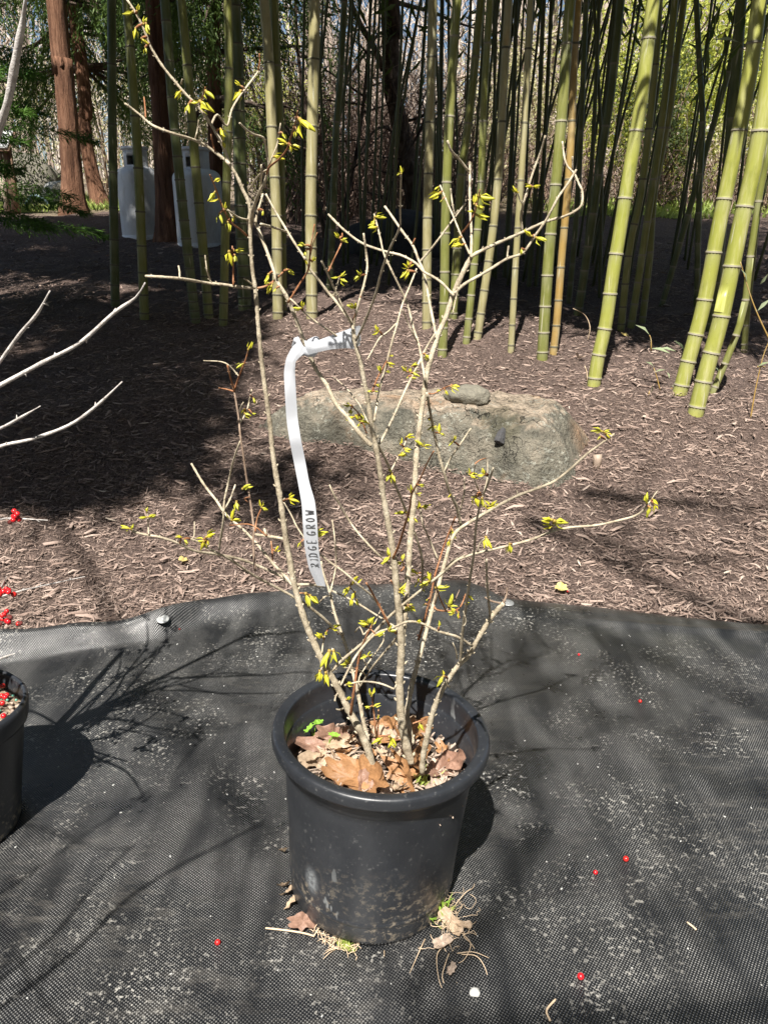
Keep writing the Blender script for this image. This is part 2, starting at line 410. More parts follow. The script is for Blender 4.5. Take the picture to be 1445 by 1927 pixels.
class MB:
    """collects tubes, lathes, strips into one mesh"""
    def __init__(s): s.v = []; s.q = []; s.t = []; s.a = {}; s.n = 0
    def add(s, V, Q=(), T=(), **attrs):
        V = np.asarray(V, float).reshape(-1, 3)
        if len(Q): s.q.append(np.asarray(Q, int) + s.n)
        if len(T): s.t.append(np.asarray(T, int) + s.n)
        for k in set(s.a) | set(attrs):
            cur = s.a.setdefault(k, [np.zeros(s.n)] if s.n else [])
            val = attrs.get(k, 0.0); cur.append(np.full(len(V), val) if np.isscalar(val) else np.asarray(val))
        s.v.append(V); s.n += len(V); return s
    def tube(s, P, r, seg=6, cap=True, **attrs):
        P = np.asarray(P, float); n = len(P)
        r = np.full(n, r) if np.isscalar(r) else np.asarray(r, float)
        T = np.gradient(P, axis=0); T /= np.linalg.norm(T, axis=1)[:, None] + 1e-12
        up = np.array([0, 1., 0]) if abs(T[0][1]) < .9 else np.array([1., 0, 0])
        U = np.zeros_like(P); u = np.cross(T[0], up); u /= np.linalg.norm(u)
        for i in range(n):
            u = u - T[i] * np.dot(u, T[i]); u /= np.linalg.norm(u) + 1e-12; U[i] = u
        W = np.cross(T, U)
        a = np.linspace(0, 2 * np.pi, seg, endpoint=False)
        V = P[:, None] + r[:, None, None] * (np.cos(a)[None, :, None] * U[:, None] + np.sin(a)[None, :, None] * W[:, None])
        V = V.reshape(-1, 3)
        i, j = np.meshgrid(np.arange(n - 1), np.arange(seg), indexing='ij')
        j2 = (j + 1) % seg
        Q = np.stack([i * seg + j, i * seg + j2, (i + 1) * seg + j2, (i + 1) * seg + j], -1).reshape(-1, 4)
        Tt = []
        if cap:
            V = np.vstack([V, P[0], P[-1]]); c0, c1 = n * seg, n * seg + 1
            for k in range(seg):
                Tt.append((c0, (k + 1) % seg, k)); Tt.append((c1, (n - 1) * seg + k, (n - 1) * seg + (k + 1) % seg))
        at2 = {}
        for k, v in attrs.items():
            if np.isscalar(v): at2[k] = v
            else:
                x = np.repeat(np.asarray(v, float), seg); at2[k] = np.concatenate([x, [v[0], v[-1]]]) if cap else x
        return s.add(V, Q, Tt, **at2)
    def lathe(s, prof, seg=48, center=(0, 0, 0)):
        prof = np.asarray(prof, float); n = len(prof); a = np.linspace(0, 2 * np.pi, seg, endpoint=False)
        V = np.stack([prof[:, 0][:, None] * np.cos(a), prof[:, 0][:, None] * np.sin(a), np.repeat(prof[:, 1][:, None], seg, 1)], -1).reshape(-1, 3) + np.array(center)
        i, j = np.meshgrid(np.arange(n - 1), np.arange(seg), indexing='ij'); j2 = (j + 1) % seg
        return s.add(V, np.stack([i * seg + j, i * seg + j2, (i + 1) * seg + j2, (i + 1) * seg + j], -1).reshape(-1, 4))
    def box(s, c, size, rot=None):
        V = np.array([[x, y, z] for x in (-.5, .5) for y in (-.5, .5) for z in (-.5, .5)]) * np.array(size)
        if rot is not None: V = V @ np.array(rot.to_3x3()).T
        return s.add(V + np.array(c), [(0, 1, 3, 2), (4, 6, 7, 5), (0, 4, 5, 1), (2, 3, 7, 6), (0, 2, 6, 4), (1, 5, 7, 3)])
    def build(s, name, mat, parent=None, smooth=True, loc=None):
        me = s.mesh(name, mat, smooth); return link(name, me, parent, loc)
    def mesh(s, name, mat, smooth=True):
        return mesh_np(name, np.vstack(s.v), np.vstack(s.q) if s.q else None, np.vstack(s.t) if s.t else None, mat, smooth,
                       {k: np.concatenate(v) for k, v in s.a.items()})
def leaves_np(C, D, N, L, W, droop=0.0, rnd=None):
    """leaf blades: centre-base C, direction D, normal hint N, length L, width W -> 6 verts / 4 tris each, folded at the midrib"""
    n = len(C); D = D / (np.linalg.norm(D, axis=1)[:, None] + 1e-9)
    S = np.cross(D, N); S /= np.linalg.norm(S, axis=1)[:, None] + 1e-9; U = np.cross(S, D)
    L = np.broadcast_to(L, n)[:, None]; W = np.broadcast_to(W, n)[:, None]
    m = C + D * L * .45 + U * L * droop
    tip = C + D * L - U * L * droop * .6
    fold = U * W * .25
    V = np.stack([C, m + S * W * .5 + fold, m, m - S * W * .5 + fold, tip], 1).reshape(-1, 3)
    b = np.arange(n)[:, None] * 5
    T = np.concatenate([b + [0, 2, 1], b + [0, 3, 2], b + [1, 2, 4], b + [2, 3, 4]])
    r = rng.random(n) if rnd is None else rnd
    return V, T, np.repeat(r, 5)
def leaf_mesh(name, C, D, N, L, W, mat, droop=0.0, rnd=None):
    V, T, r = leaves_np(C, D, N, L, W, droop, rnd)
    return mesh_np(name, V, None, T, mat, False, {'rnd': r})
def needle_mesh(name, C, D, N, L, W, mat):
    n = len(C); D = D / (np.linalg.norm(D, axis=1)[:, None] + 1e-9); S = np.cross(D, N); S /= np.linalg.norm(S, axis=1)[:, None] + 1e-9
    L = np.broadcast_to(L, n)[:, None]; W = np.broadcast_to(W, n)[:, None]; m = C + D * L * .4
    V = np.stack([C, m + S * W * .5, C + D * L, m - S * W * .5], 1).reshape(-1, 3); b = np.arange(n)[:, None] * 4
    return mesh_np(name, V, b + [0, 1, 2, 3], None, mat, False, {'rnd': np.repeat(rng.random(n), 4)})
def unit(n):
    v = rng.normal(size=(n, 3)); return v / np.linalg.norm(v, axis=1)[:, None]
def smooth_poly(P, step):
    """Catmull-Rom through P, resampled to about `step`"""
    P = np.asarray(P, float)
    if len(P) < 3:
        n = max(2, int(np.linalg.norm(P[-1] - P[0]) / step) + 1); tt = np.linspace(0, 1, n)[:, None]; return P[0] * (1 - tt) + P[-1] * tt
    Q = np.vstack([2 * P[0] - P[1], P, 2 * P[-1] - P[-2]]); out = []
    for i in range(1, len(Q) - 2):
        n = max(2, int(np.linalg.norm(Q[i + 1] - Q[i]) / step))
        for k in range(n):
            u = k / n
            out.append(.5 * ((2 * Q[i]) + (-Q[i - 1] + Q[i + 1]) * u + (2 * Q[i - 1] - 5 * Q[i] + 4 * Q[i + 1] - Q[i + 2]) * u * u + (-Q[i - 1] + 3 * Q[i] - 3 * Q[i + 1] + Q[i + 2]) * u ** 3))
    out.append(P[-1]); return np.array(out)
def copy_tree(o, parent=None):
    c = o.copy(); COL.objects.link(c); c.parent = parent
    for ch in list(o.children): copy_tree(ch, c)
    return c
def in_poly(x, y, poly):
    x = np.asarray(x); y = np.asarray(y); ins = np.zeros(x.shape, bool); n = len(poly)
    for i in range(n):
        x1, y1 = poly[i]; x2, y2 = poly[(i + 1) % n]
        c = ((y1 > y) != (y2 > y)) & (x < (x2 - x1) * (y - y1) / (y2 - y1 + 1e-12) + x1); ins ^= c
    return ins
def poly_dist(x, y, poly):
    d = np.full(np.shape(x), 1e9); n = len(poly)
    for i in range(n):
        a = np.array(poly[i]); b = np.array(poly[(i + 1) % n]); ab = b - a
        tt = np.clip(((x - a[0]) * ab[0] + (y - a[1]) * ab[1]) / (ab @ ab + 1e-12), 0, 1)
        d = np.minimum(d, np.hypot(x - a[0] - tt * ab[0], y - a[1] - tt * ab[1]))
    return d
def vnoise(x, y, f, seed=0):
    return np.array([mnoise.noise(Vector((a * f + seed, b * f - seed, seed * .37))) for a, b in zip(np.ravel(x), np.ravel(y))]).reshape(np.shape(x))
def fbm(x, y, f, seed=0, o=3):
    r = 0; a = 1
    for k in range(o): r = r + a * vnoise(x, y, f * 2 ** k, seed + k * 7); a *= .5
    return r

# ================================================================== THE SETTING: ground, mulch bed
xs = np.concatenate([np.linspace(-250, -12, 16), np.linspace(-10, 10, 41), np.linspace(12, 250, 16)])
ys = np.concatenate([np.linspace(-60, 1.5, 14), np.linspace(2, 16, 57), np.linspace(18, 60, 22), np.linspace(70, 300, 14)])
X, Y = np.meshgrid(xs, ys, indexing='xy')
Z = np.interp(Y, KY, KZ) - .05 + np.where(Y > 13, .12 * np.sin(X * .6 + Y * .4), 0)
def grid_quads(nx, ny):
    i, j = np.meshgrid(np.arange(nx - 1), np.arange(ny - 1), indexing='xy'); b = j * nx + i
    return np.stack([b, b + 1, b + 1 + nx, b + nx], -1).reshape(-1, 4)
g = link('ground', mesh_np('ground', np.stack([X, Y, Z], -1).reshape(-1, 3), grid_quads(len(xs), len(ys)), None, M['litter'], True)); tag(g, kind='structure')

xs = np.linspace(-8.5, 8.5, 300); ys = np.concatenate([np.linspace(1.5, 5, 90), np.linspace(5.05, 13, 100)])
X, Y = np.meshgrid(xs, ys, indexing='xy')
Z = gz(X, Y) - .012 * (Y < 2.2) + np.clip((Y - 2.3) * 3, 0, 1) * .012 * fbm(X, Y, 6, 3, 2)
edge = np.clip((Y - 11.5) / 1.5, 0, 1); Z = Z - edge * .12
mulch = link('mulch_bed', mesh_np('mulch_bed', np.stack([X, Y, Z], -1).reshape(-1, 3), grid_quads(len(xs), len(ys)), None, M['mulch'], True)); tag(mulch, kind='structure')

# cloth edge in plan (from the photo's edge, on the ground)
edge_px = [(-260, 1215), (-120, 1200), (0, 1186), (100, 1172), (195, 1158), (285, 1150), (330, 1144), (400, 1128), (500, 1116), (600, 1103), (700, 1101), (800, 1098), (870, 1097),
           (905, 1108), (935, 1124), (960, 1132), (1100, 1141), (1200, 1153), (1330, 1166), (1445, 1176), (1600, 1190), (1750, 1205)]
def flat(px, py, z=0):
    r = ray(px, py); k = (z - CAM_H) / r[2]; return r[0] * k, r[1] * k
edge_w = np.array([flat(*p) for p in edge_px])
edge_w[:, 1] -= .085 * np.clip((-.15 - edge_w[:, 0]) / .5, 0, 1)      # the raised roll stands in front of the edge
def edge_y(x): return np.interp(x, edge_w[:, 0], edge_w[:, 1])

# mulch chips (stuff) : bent shreds, plus the 280 biggest as individual pieces of the bed
def chip_batch(n, ymin, ymax, lmin, lmax, lift=.0, pw=1.0):
    y = ymin + (ymax - ymin) * rng.random(n) ** pw
    x = (rng.random(n) - .5) * 2 * (.62 * y + .25)
    ok = (y > edge_y(x) + rng.normal(size=n) * .012 - .004); x, y = x[ok], y[ok]; n = len(x)
    z = gz(x, y) + rng.random(n) * .012 + lift
    L = (lmin + (lmax - lmin) * rng.random(n) ** 2.4) * .86; W = L * (.08 + .20 * rng.random(n)) ; W = np.clip(W * (.55 if lmax < .04 else .85), .0012, .014); H = W * (.25 + .35 * rng.random(n))
    a = rng.random(n) * np.pi * 2; tilt = rng.normal(size=n) * .18; roll = rng.normal(size=n) * .6
    d = np.stack([np.cos(a) * np.cos(tilt), np.sin(a) * np.cos(tilt), np.sin(tilt)], -1)
    s_ = np.cross(d, np.array([0, 0, 1.])); s_ /= np.linalg.norm(s_, axis=1)[:, None]; u = np.cross(s_, d)
    s2 = s_ * np.cos(roll)[:, None] + u * np.sin(roll)[:, None]; u2 = np.cross(s2, d)
    C = np.stack([x, y, z], -1); bend = rng.normal(size=n)[:, None] * L[:, None] * .10
    L_, W_, H_ = L[:, None], W[:, None], H[:, None]
    w0 = .35 + .6 * rng.random((n, 1)); w1 = .2 + .6 * rng.random((n, 1))
    a0 = C - d * L_ * .5; m = C + u2 * bend + s_ * bend * .6; a1 = C + d * L_ * .5
    V = np.stack([a0 - s2 * W_ * .5 * w0, a0 + s2 * W_ * .5 * w0, a0 + u2 * H_ * .8,
                  m - s2 * W_ * .5, m + s2 * W_ * .5, m + u2 * H_,
                  a1 - s2 * W_ * .5 * w1, a1 + s2 * W_ * .5 * w1, a1 + u2 * H_ * .7], 1)
    return V, rng.beta(2, 2.4, n)
CQ = np.array([(0, 2, 5, 3), (2, 1, 4, 5), (3, 5, 8, 6), (5, 4, 7, 8)]); CT = np.array([(0, 1, 2), (6, 8, 7)])
VV, RR = [], []
for args in ((24000, 2.0, 3.3, .008, .050), (26000, 3.2, 5.6, .012, .06), (8000, 5.4, 9.0, .03, .10), (1600, 2.0, 4.2, .04, .09), (56000, 2.0, 3.9, .007, .030, .004)):
    V, r = chip_batch(*args); VV.append(V); RR.append(r)
V = np.concatenate(VV); r = np.concatenate(RR); b = (np.arange(len(V)) * 9)[:, None, None]
o = link('bark_mulch', mesh_np('bark_mulch', V.reshape(-1, 3), (b + CQ).reshape(-1, 4), (b + CT).reshape(-1, 3), M['chip'], False, {'rnd': np.repeat(r, 9)})); tag(o, 'shredded brown bark mulch spread over the planting bed', 'mulch', kind='stuff')
V, r = chip_batch(300, 2.1, 3.6, .04, .085, .005)
V = V[:280]
for k in range(len(V)):
    c = V[k].mean(0); me = mesh_np('bark_chip', V[k] - c, CQ, CT, M['chip'], False, {'rnd': np.full(9, min(1, r[k] * .9 + .25))})
    link('bark_chip', me, mulch, c)

# ------------------------------------------------------------------ woven ground cloth (a wrinkled sheet with a turned, raised edge)
us = np.linspace(-1.9, 1.9, 300); vs = np.concatenate([np.linspace(0, .72, 100), np.linspace(.725, 1, 80)])
U, Vv = np.meshgrid(us, vs, indexing='xy')
ey = edge_y(U); Yc = -1.2 + (ey + 1.2) * Vv; dE = ey - Yc
lw = np.clip((-.15 - U) / .5, 0, 1)                      # the raised roll is strong on the left
rw = np.clip((U - .42) / .3, 0, 1)
roll = (.062 * lw + .010 * (1 - lw) * (1 - rw) + .006 * rw) * np.exp(-((dE - .070 - .015 * np.sin(U * 5)) / .048) ** 2) * (1 + .16 * np.sin(U * 11 + 1) + .07 * np.sin(U * 27))
flap = .014 * np.exp(-((U - .26) / .16) ** 2) * np.exp(-((dE - .03) / .05) ** 2)
ridge = .007 * rw * np.exp(-((dE - .105 - .02 * np.sin(U * 4)) / .016) ** 2)
wr = .0055 * np.clip(fbm(U, Yc, 2.6, 5, 3) + .3, 0, 2) + .0016 * (1 + np.sin((U * .75 + Yc * .35) * 46 + 3 * np.sin(U * 3) + 2 * np.sin(Yc * 5))) * np.clip((1.35 - Yc) * 1.2, .15, 1)
Zc = .006 + roll + flap + ridge + wr
Zc = Zc - .012 * np.exp(-(dE / .01) ** 2)                 # edge tucks down
Xc = U + 0 * Zc
cl = link('ground_cloth', mesh_np('ground_cloth', np.stack([Xc, Yc, Zc], -1).reshape(-1, 3), grid_quads(len(us), len(vs)), None, M['cloth'], True))
tag(cl, 'black woven landscape cloth with dusty scuffs and a turned edge on the mulch', 'landscape cloth')
def cloth_z(x, y):
    j = np.abs(us - x).argmin(); k = np.abs(Yc[:, j] - y).argmin(); return float(Zc[k, j])
def on_cloth(px, py):
    r = ray(px, py); k = (.10 - CAM_H) / r[2]                # march down the ray to the wrinkled sheet
    for _ in range(400):
        x, y, z = r[0] * k, r[1] * k, CAM_H + r[2] * k
        if y < edge_y(x) - .004 and z <= cloth_z(x, y): break
        if z < .004: break
        k += .001
    return Vector((x, y, cloth_z(x, y)))

# ================================================================== BACKGROUND WOODLAND
def branch_tree(mb, p, d, L, r, depth, up=.25, spread=.6, tw=None):
    n = 5; P = [p]; q = p.copy(); dd = d.copy()
    for _ in range(n):
        dd = dd + rng.normal(size=3) * .12; dd[2] += up * .1; dd /= np.linalg.norm(dd); q = q + dd * L / n; P.append(q.copy())
    (mb if r > .014 or tw is None else tw).tube(P, np.linspace(r, r * .55, n + 1), 6 if r > .04 else 4 if r > .015 else 3, False, **({'rnd': float(rng.random())}))
    if depth:
        for k in range(int(rng.integers(2, 5))):
            i = int(rng.integers(2, n + 1)); v = dd + rng.normal(size=3) * spread; v[2] += up; v /= np.linalg.norm(v)
            branch_tree(mb, P[i].copy(), v, L * rng.uniform(.5, .75), r * .5, depth - 1, up, spread, tw)
def make_bare_tree(seed, H, r):
    a, w_ = MB(), MB()
    P = [np.array([0, 0, -.3])]; d = np.array([rng.normal() * .06, rng.normal() * .06, 1.])
    for k in range(8): d = d + rng.normal(size=3) * .04; d /= np.linalg.norm(d); P.append(P[-1] + d * H / 8)
    rr = np.linspace(r, r * .35, 9); rr[0] *= 1.35
    a.tube(P, rr, 9, False, rnd=.5)
    for k in range(14):
        i = int(rng.integers(1, 9)); v = rng.normal(size=3); v[2] = abs(v[2]) * .6 + .25; v /= np.linalg.norm(v)
        branch_tree(a, P[i].copy(), v, H * rng.uniform(.12, .3), r * .28, 3, .3, .55, w_)
    return a.mesh('trunk', M['greybark']), w_.mesh('twigs', M['twigs'], False)
variants = [make_bare_tree(k, h, r) for k, (h, r) in enumerate(((11, .16), (9, .11), (13, .2), (8, .08)))]
spots = []
for k in range(34):
    y = rng.uniform(17, 40); x = rng.uniform(-.62, .62) * y
    spots.append((x, y, int(rng.integers(0, 4)), rng.random() * 6.28, rng.uniform(.8, 1.25)))
spots += [(3.9, 15.5, 0, 1, 1.0), (4.35, 18, 1, 2, 1.1), (2.4, 17, 3, .5, 1.2), (1.3, 16.5, 1, 4, 1.1), (-1.0, 18, 3, 3, 1.1)]
for x, y, v, rz, s_ in spots:
    t_ = empty('bare_tree', (x, y, float(np.interp(y, KY, KZ)) - .1)); t_.rotation_euler.z = rz; t_.scale = (s_,) * 3
    tag(t_, 'bare pale deciduous tree in the sunny woodland behind the bamboo', 'tree', 'bare trees beyond the grove')
    link('trunk', variants[v][0], t_); o = link('twigs', variants[v][1], t_); o['kind'] = 'stuff'
# far wood reads as one mass
mb = MB()
for k in range(1100):
    y = rng.uniform(34, 70); x = rng.uniform(-.7, .7) * y; h = rng.uniform(3, 11); z = float(np.interp(y, KY, KZ))
    P = np.array([[0, 0, -.2], [rng.normal() * .3, 0, h * .4], [rng.normal() * .6, 0, h]]) + [x, y, z]
    mb.tube(P, np.array([.10, .07, .02]) * rng.uniform(.4, 1.3), 3, False, rnd=float(rng.beta(2, 1.5)))
    for q in range(5):
        f_ = rng.uniform(.3, 1); b0 = P[0] * (1 - f_) + P[2] * f_; d = np.array([rng.normal(), rng.normal() * .4, rng.uniform(.2, 1.2)])
        mb.tube([b0, b0 + d * .8, b0 + d * 1.5 + [0, 0, .3]], [.035, .025, .012], 3, False, rnd=float(rng.beta(2, 1.5)))
tag(mb.build('far_woodland', M['twigs'], None, False), 'distant pale leafless woodland on the rising ground', 'woodland', kind='stuff')

def bush(name, x, y, R_, H, n, L, mat, label, cat='shrub', group=None, z0=0.0, stem=True):
    zg = float(gz(x, y)) - .05
    t_ = empty(name, (x, y, zg)); tag(t_, label, cat, group)
    ncl = max(10, n // 45); cc = unit(ncl) * (rng.random((ncl, 1)) ** .45); cc[:, 2] = cc[:, 2] * .5 + .5
    cc = cc * [R_, R_ * .8, H] + [0, 0, z0]
    cs = rng.integers(0, ncl, n); C = cc[cs] + rng.normal(size=(n, 3)) * R_ * .16; C[:, 2] = np.abs(C[:, 2])
    D = unit(n) + [0, 0, -.15]; Nn = unit(n) + [0, 0, 1.2]
    br = np.clip(rng.random(ncl)[cs] * .6 + rng.random(n) * .5, 0, 1)
    link('foliage', leaf_mesh('foliage', C, D, Nn, L * rng.uniform(.6, 1.3, n), L * .42, mat, .08, br), t_)
    if stem:
        m2 = MB()
        for k in range(9):
            e = cc[int(rng.integers(0, ncl))]; m2.tube([np.array([rng.normal() * .08, rng.normal() * .08, -.1]), e * [.45, .45, .5], e], [.03, .02, .008], 5, False)
        m2.build('stem', M['bark_dark'], t_)
    return t_
# sunlit and shaded evergreens behind the grove
bush('evergreen_shrub', 4.6, 13.6, 1.6, 3.8, 12000, .10, M['shrubleaf'], 'tall sunlit yellow-green shrub behind the leaning bright bamboo at far right')
bush('evergreen_shrub', 6.8, 14.2, 1.8, 4.6, 12000, .10, M['shrubleaf'], 'yellow-green evergreen shrub at the right edge behind the bamboo')
bush('evergreen_shrub', 3.0, 15.0, 1.3, 3.2, 6000, .08, M['olive_leaf'], 'rounded pale green shrub behind the middle bamboo culms')
bush('evergreen_shrub', 3.9, 12.2, .9, 2.6, 3500, .07, M['shrubleaf_dark'], 'dark leafy shrub in the gap left of the bright leaning bamboo')
bush('evergreen_shrub', 5.6, 12.0, 1.0, 1.7, 3000, .07, M['olive_leaf'], 'low olive shrub beneath the yellow-green shrubs on the right')
bush('evergreen_shrub', 1.75, 13.5, .9, 2.0, 2500, .06, M['olive_leaf'], 'small olive shrub seen between the pale middle culms')
bush('evergreen_shrub', -5.7, 17.5, 1.9, 3.4, 7000, .08, M['olive_leaf'], 'sunlit olive shrub left of the red-barked trunk')
bush('evergreen_shrub', -3.6, 16.2, 1.2, 2.6, 5000, .07, M['olive_leaf'], 'glossy shrub between the red trunk and the gas tank')
bush('evergreen_shrub', -7.2, 15.0, 1.3, 1.9, 4000, .07, M['shrubleaf_dark'], 'dark shrub behind the little information sign')
bush('evergreen_shrub', 2.1, 15.6, 1.1, 3.0, 3500, .07, M['olive_leaf'], 'olive-green leafy shrub far behind the culms over the small stone')
bush('evergreen_shrub', -2.2, 15.8, 1.2, 3.0, 6000, .08, M['shrubleaf'], 'yellow-green shrub glimpsed right of the gas tanks')
# brown thicket of bare stems in the centre
def thicket(x0, x1, y0, y1, n, h0, h1, seed):
    mb = MB()
    for k in range(n):
        x, y = rng.uniform(x0, x1), rng.uniform(y0, y1); z = float(gz(x, y)); h = rng.uniform(h0, h1); rr = rng.uniform(.004, .012); c = float(rng.random())
        d = np.array([rng.normal() * .35, rng.normal() * .2, 1]); P = [np.array([x, y, z])]
        for q in range(4): d = d + rng.normal(size=3) * .3; d[2] = abs(d[2]) + .1; d /= np.linalg.norm(d); P.append(P[-1] + d * h / 4)
        mb.tube(P, np.linspace(rr, rr * .4, 5), 3, False, rnd=c)
        for q in range(3):
            i = int(rng.integers(1, 5)); e = rng.normal(size=3) * .35; e[2] = abs(e[2]); mb.tube([P[i], P[i] + e * .6, P[i] + e + [0, 0, .1]], [rr * .5, rr * .4, rr * .2], 3, False, rnd=c)
    return mb
tag(thicket(-1.6, 1.1, 10.6, 13.5, 900, .9, 2.4, 1).build('brown_thicket', M['thicket'], None, False), 'tangle of bare brown stems behind the centre of the grove', 'thicket', kind='stuff')
tag(thicket(1.0, 6.5, 11.2, 15.5, 420, .5, 1.1, 2).build('undergrowth', M['thicket'], None, False), 'bare twiggy undergrowth behind the right hand bamboo', 'undergrowth', kind='stuff')

# ------------------------------------------------------------------ red-barked conifers with drooping foliage
def trunk_tube(px_pts, Y, wpx, name, mat, parent=None, flare=1.5, seg=18):
    P = [at(x, y, Y) for x, y in px_pts]
    P = [np.array(p) for p in P]
    if P[0][2] > P[-1][2]: P = P[::-1]
    top = P[-1] + (P[-1] - P[0]) / np.linalg.norm(P[-1] - P[0]) * 9.0
    base = P[0].copy(); base[2] -= .25; P = [base] + P + [top]
    S = smooth_poly(P, .12); r0 = wpx / 2 * zc(P[1]) / F
    zz = S[:, 2] - P[1][2]; rr = r0 * (1 - .045 * np.clip(zz, 0, 14)) * (1 + (flare - 1) * np.exp(-np.clip(zz, 0, 9) / .22)); rr = np.maximum(rr, .02)
    mb = MB(); mb.tube(S, rr, seg)
    V = mb.v[0]; n = len(S) * seg
    a = np.arange(n) % seg; l = np.arange(n) // seg
    ctr = np.repeat(S, seg, 0); off = V[:n] - ctr
    k = 1 + .06 * np.sin(a * 2 * np.pi / seg * 5 + l * .07) + .06 * np.sin(a * 2.3 + l * .31) + .03 * rng.normal(size=n)
    V[:n] = ctr + off * k[:, None]
    return mb, S, r0
def drooping_foliage(S, zmin, zmax, reach, nb, nstr, mat, L=.07, seed=0, only=None, zfloor=-9):
    """tiers of branches carrying hanging strands of short needles"""
    lim, C, D = MB(), [], []
    zz = S[:, 2]
    for k in range(nb):
        z = rng.uniform(zmin, zmax); i = int(np.abs(zz - z).argmin()); a = rng.random() * 6.283 if only is None else rng.uniform(*only)
        rch = reach * rng.uniform(.55, 1.1) * (1 - .5 * (z - zmin) / (zmax - zmin + .01))
        d = np.array([math.cos(a), math.sin(a), rng.uniform(-.1, .25)]); P = [S[i]]
        for q in range(5): d = d + rng.normal(size=3) * .1; d[2] -= .07; d /= np.linalg.norm(d); P.append(P[-1] + d * rch / 5)
        P = np.array(P); lim.tube(P, np.linspace(.03, .006, 6), 5, False)
        for q in range(nstr):
            u = rng.uniform(.2, 1) * 5; i0 = min(4, int(u)); b0 = P[i0] * (1 - u + i0) + P[i0 + 1] * (u - i0)
            b0 = b0 + rng.normal(size=3) * .05; ln = rng.uniform(.25, .7); dr = np.array([rng.normal() * .35, rng.normal() * .35, -1.0]) + d * .5
            dr /= np.linalg.norm(dr); m = int(ln / .022); f_ = np.linspace(0, 1, m)[:, None]
            pts = b0 + dr * ln * f_ + np.array([0, 0, -.12]) * f_ ** 2; keep = pts[:, 2] > zfloor
            C.append(pts[keep]); D.append((np.repeat(dr[None], m, 0) + unit(m) * .75)[keep])
    C = np.concatenate(C); D = np.concatenate(D); n = len(C)
    return lim, needle_mesh('foliage', C, D, unit(n), L * rng.uniform(.6, 1.2, n), L * .2, mat)
def conifer(px_pts, wpx, label, fol, Y=None, flare=1.5):
    b = hit(*px_pts[-1]); Y = Y or b[1]
    mb, S, r0 = trunk_tube(px_pts, Y, wpx, 'trunk', M['redbark'], flare=flare)
    t_ = empty('red_barked_conifer', (S[0][0], S[0][1], float(gz(S[0][0], S[0][1])))); tag(t_, label, 'tree', 'red-barked conifers left of the grove')
    o = mb.build('trunk', M['redbark'], t_); o.location = -t_.location
    lim, fm = drooping_foliage(S, *fol)
    o = lim.build('limb', M['pinebark'], t_); o.location = -t_.location
    o = link('foliage', fm, t_); o.location = -t_.location; o['kind'] = 'stuff'
    return t_, S
# z of picture top at Y=12 is about 4.0, foliage hangs into the frame from above
conifer([(106, 0), (118, 110), (128, 230), (140, 398)], 36, 'red-barked conifer trunk standing left of the white gas tanks', (3.9, 9.0, 2.6, 90, 34, M['needle'], .085, 0, (.15, 3.0)))
conifer([(296, 0), (302, 110), (311, 280), (320, 452)], 43, 'red-barked conifer trunk right in front of the white gas tanks', (3.6, 8.0, 2.1, 75, 34, M['needle'], .075, 0, (.15, 3.0)), flare=1.35)
conifer([(146, 60), (158, 230), (174, 330), (190, 385)], 24, 'second red trunk leaning behind the leftmost red trunk', (3.3, 8.0, 2.6, 90, 34, M['needle'], .085, 0, (.15, 3.0)), flare=1.6)
conifer([(400, 0), (404, 200), (408, 430)], 27, 'dark slender red trunk behind the right gas tank', (2.5, 7.5, 2.0, 70, 34, M['needle'], .075), flare=1.2)
conifer([(-250, 0), (-240, 200), (-232, 400)], 40, 'conifer at the left edge whose green branches hang into view', (3.2, 7.5, 2.2, 70, 30, M['needle'], .085))

# leaning flaky pine in the centre, with its limb
mb, S, r0 = trunk_tube([(728, -60), (733, 0), (735, 90), (737, 160), (752, 230), (768, 300), (782, 380), (790, 470)], 10.2, 33, 'trunk', M['pinebark'], flare=1.3)
pt = empty('pine_tree', (S[1][0], S[1][1], float(gz(S[1][0], S[1][1])))); tag(pt, 'crooked dark flaky-barked pine trunk in the middle of the background', 'tree')
o = mb.build('trunk', M['pinebark'], pt); o.location = -pt.location
for pts, w in (([(722, 130), (702, 85), (678, 45), (660, 0), (650, -50)], 13), ([(738, 120), (720, 60), (690, 95), (655, 150), (630, 200)], 6), ([(765, 290), (730, 240), (700, 250), (675, 290), (655, 330)], 6), ([(755, 230), (800, 215), (830, 180)], 6)):
    P = smooth_poly([np.array(at(x, y, 10.2 - .15 * k)) for k, (x, y) in enumerate(pts)], .08)
    m2 = MB(); m2.tube(P, np.linspace(w / 2 * 9.6 / F, w / 4 * 9.6 / F, len(P)), 7); o = m2.build('limb', M['pinebark'], pt); o.location = -pt.location
lim, fm = drooping_foliage(S, 3.6, 8.5, 2.0, 36, 18, M['needle'], .06)
o = lim.build('limb', M['pinebark'], pt); o.location = -pt.location
o = link('foliage', fm, pt); o.location = -pt.location; o['kind'] = 'stuff'
